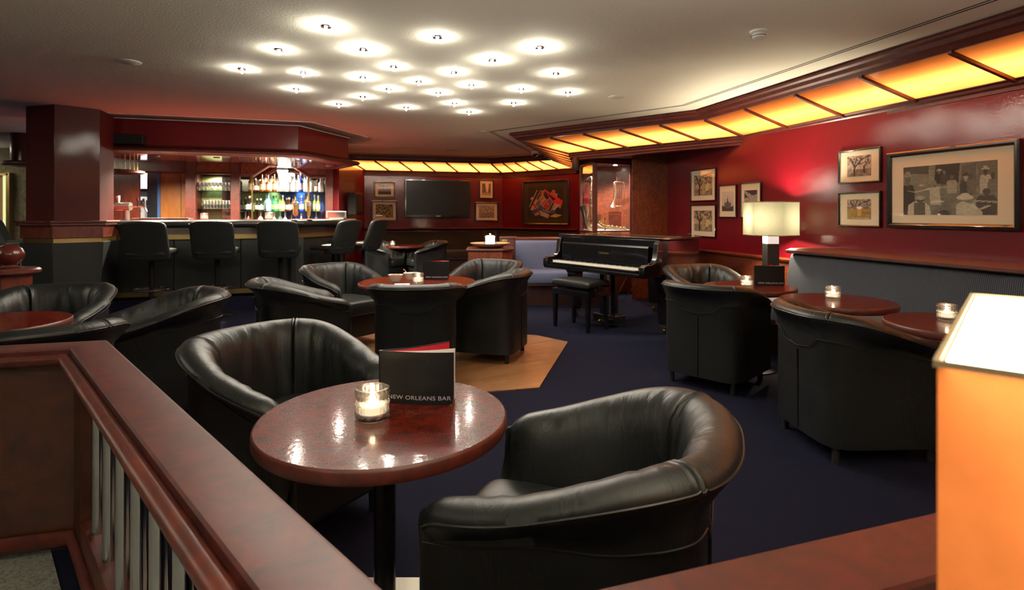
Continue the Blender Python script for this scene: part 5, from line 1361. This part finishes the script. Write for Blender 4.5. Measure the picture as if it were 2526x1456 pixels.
# ---------- bottles ----------
random.seed(11)
def bottle_mesh(name,r,h,neck,col,lab,capc,kind=0,ly=(.12,.45)):
    mb=MB()
    sh=h*(.62 if kind!=1 else .5); nr=r*.33
    prof=[(0,0),(r*.95,0),(r,.006),(r,h*ly[0])]
    mb.lathe(prof,16,col=col); mb.lathe([(r*1.02,h*ly[0]),(r*1.02,h*ly[1])],16,col=lab) if lab else mb.lathe([(r,h*ly[0]),(r,h*ly[1])],16,col=col)
    mb.lathe([(r,h*ly[1]),(r,sh*.88),(r*.8,sh*.97),(nr,sh*1.12),(nr,h*.88)],16,col=col)
    mb.lathe([(nr*1.15,h*.86),(nr*1.2,h),(0,h)],12,col=capc)
    me=mb.build(name,M['label'],None); C.objects.unlink(me); return me
kinds={
 'amber whisky bottle with cream label':((.22,.07,.015),(.6,.5,.32),(.04,.02,.01),0),
 'clear vodka bottle':((.55,.58,.56),(.75,.77,.78),(.6,.6,.62),0),
 'brown liqueur bottle with white label':((.06,.02,.008),(.65,.62,.55),(.5,.45,.3),1),
 'dark red bitters bottle':((.16,.015,.012),(.5,.42,.2),(.3,.02,.02),0),
 'black bottle with round white label':((.012,.012,.014),(.7,.68,.6),(.6,.55,.4),1),
 'pale blue gin bottle':((.22,.50,.66),(.45,.65,.75),(.5,.52,.55),0),
 'green herbal liqueur bottle':((.02,.28,.10),(.35,.5,.25),(.1,.08,.03),0),
 'olive green bottle with pale label':((.22,.26,.06),(.65,.62,.4),(.5,.48,.4),0),
 'deep blue bottle with silver cap':((.02,.06,.40),(.45,.5,.6),(.6,.6,.6),0),
 'golden rum bottle':((.48,.24,.05),(.7,.6,.4),(.35,.2,.1),0)}
meshes={k:bottle_mesh('bottle',.038 if v[3]==0 else .046,.30 if v[3]==0 else .24,0,v[0],v[1],v[2],v[3]) for k,v in kinds.items()}
def put_bottles(seq,pxs,z,shelf,D_in=.14):
    for i,(k,px) in enumerate(zip(seq,pxs)):
        o=meshes[k].copy(); C.objects.link(o); s=fb.s(px); n=Vector((-fb.e.y,fb.e.x)); d=(.08 if i%2 else .205)*(D_in/.14)**.5+random.uniform(-.008,.008)
        p=fb.p(s)+n*d; o.location=(p.x,p.y,z); o.rotation_euler=(0,0,random.random()*6); sc=random.uniform(.9,1.08); o.scale=(sc,sc,sc*random.uniform(.92,1.06))
        o.name='bottle'; tag(o,k+', '+('first' if i==0 else ordn[i])+' from the left on the '+shelf,'bottle','bottles on the '+shelf)
T='amber whisky bottle with cream label'; Vk='clear vodka bottle'; Bl='brown liqueur bottle with white label'; Dr='dark red bitters bottle'; Bk='black bottle with round white label'; Bg='pale blue gin bottle'; Gn='green herbal liqueur bottle'; Ol='olive green bottle with pale label'; Bu='deep blue bottle with silver cap'; Gd='golden rum bottle'
put_bottles([T,Bl,Bl,T,Dr,T,Gd,T,Vk,Vk,Vk,Vk,Vk,Vk,Vk,Bu,Vk,Vk,Bl,Vk],[613,628,636,644,651,659,667,675,683,691,699,707,716,725,733,741,749,757,780,790],zs1+.0005,'upper glass shelf')
put_bottles([Bk,Bk,Bk,Bk,Bg,Bg,Gn,Gn,Ol,Ol,Bl,Bl,T,T,Bu,Bu,Gd,Gd,Ol,Ol],[599,614,629,641,652,661,670,679,687,696,704,712,719,727,735,743,751,758,774,784],zs2+.0005,'lower glass shelf')
put_bottles([Vk,Dr,Dr,Vk,Dr,Vk,Vk,Vk,Gd,Vk,Vk],[600,612,630,641,648,675,688,702,716,742,778],.9505,'back bar worktop',.1)
# frosted deco lamp in bottle display
p=fb.p(fb.s(697))+Vector((-fb.e.y,fb.e.x))*.0; zc=zb(425,697)
t=thing('deco_lamp','flared frosted white lamp hanging in the middle of the bottle display','lamp',(p.x,p.y,0),fb.ang)
mb=MB(); mb.lathe([(.025,Z(462,p.y)),(.05,Z(440,p.y)),(.088,Z(421,p.y)),(.086,Z(420,p.y)),(.02,Z(455,p.y))],8,sy=.45); mb.build('glass_shade',M['bar_lamp'],t,smooth=0)
MB().box(-.09,.09,-.03,.03,Z(420,p.y),Z(414,p.y)).build('bracket',M['black_matte'],t,smooth=0)
n_=Vector((fb.e.y,-fb.e.x))
q=p+n_*.02; light('POINT','display_light',(q.x,q.y,Z(432,p.y)),DISP_W,(1,.90,.74),.05)
a_=fb.p((S_(592)+S_(803))/2)-n_*.17; light('SPOT','display_spot',(a_.x-.28,a_.y-.07,zl-.05),DISP_W*1.0,(1,.92,.78),.03,rot=(0,0,0),spot=2.9,blend=.8); light('SPOT','display_spot',(a_.x+.28,a_.y+.07,zl-.05),DISP_W*1.0,(1,.92,.78),.03,rot=(0,0,0),spot=2.9,blend=.8)
a_=fb.p((S_(484)+S_(570))/2)-n_*.13; light('SPOT','niche_spot',(a_.x,a_.y,zt-.02),DISP_W*.5,(1,.92,.78),.03,rot=(0,0,0),spot=2.9,blend=.8)
a_=fb.p((S_(592)+S_(803))/2)+n_*.1
# stemware
mb=MB(); mb.lathe([(.030,0),(.030,.002),(.004,.006),(.004,.055),(.020,.075),(.030,.105),(.027,.135)],14); sg=mb.build('wine_glass',M['stemglass'],None); C.objects.unlink(sg)
def glasses(z,y0,rows,n,px0,px1,shelf,sc=1.0):
    s0_,s1_=S_(px0),S_(px1)
    for r in range(rows):
        for k in range(n):
            o=sg.copy(); C.objects.link(o); o.name='wine_glass'; p=fb.p(s0_+(s1_-s0_)*(k+.5)/n)-n_*(y0+r*.07); o.location=(p.x,p.y,z); o.scale=(sc,sc,sc)
            tag(o,'clear stemmed glass standing among rows of glasses on the '+shelf,'glass','glasses on the '+shelf)
glasses(zsA+.0005,.05,3,9,486,568,'upper niche shelf')
glasses(zsB+.0005,.05,3,9,498,568,'lower niche shelf',1.0)
for o in list(meshes.values())+[sg]: bpy.data.objects.remove(o)
x,y=G(1191,324,CEIL-.004); light('SPOT','small_spot_beam',(x,y,CEIL-.03),SMALL_W,(1,.92,.82),.03,rot=(0,0,0),spot=2.2,blend=.7)
cam=bpy.data.cameras.new('camera'); co=bpy.data.objects.new('camera',cam); C.objects.link(co)
co.location=(0,0,EYE); co.rotation_euler=(pi/2,0,0)
cam.sensor_fit='HORIZONTAL'; cam.sensor_width=36; cam.lens=F/2526*36; cam.shift_y=-(728-HY)/2526; cam.clip_start=.02; cam.clip_end=60
cam.dof.use_dof=True; cam.dof.focus_distance=2.0; cam.dof.aperture_fstop=5.6
sc=bpy.context.scene; sc.camera=co
w=bpy.data.worlds.new('world'); sc.world=w; w.use_nodes=True; w.node_tree.nodes['Background'].inputs[0].default_value=(.02,.018,.015,1); w.node_tree.nodes['Background'].inputs[1].default_value=.0
sc.view_settings.view_transform='Standard'; sc.view_settings.look='None'; sc.view_settings.gamma=1; sc.view_settings.use_curve_mapping=False
sc.view_settings.exposure=EXPO
cy=sc.cycles
cy.max_bounces=7; cy.diffuse_bounces=3; cy.glossy_bounces=3; cy.transmission_bounces=6; cy.transparent_max_bounces=12
cy.caustics_reflective=False; cy.caustics_refractive=False; cy.sample_clamp_indirect=4.0; cy.use_denoising=True
cy.use_light_tree=True; cy.use_adaptive_sampling=True; cy.adaptive_threshold=.04
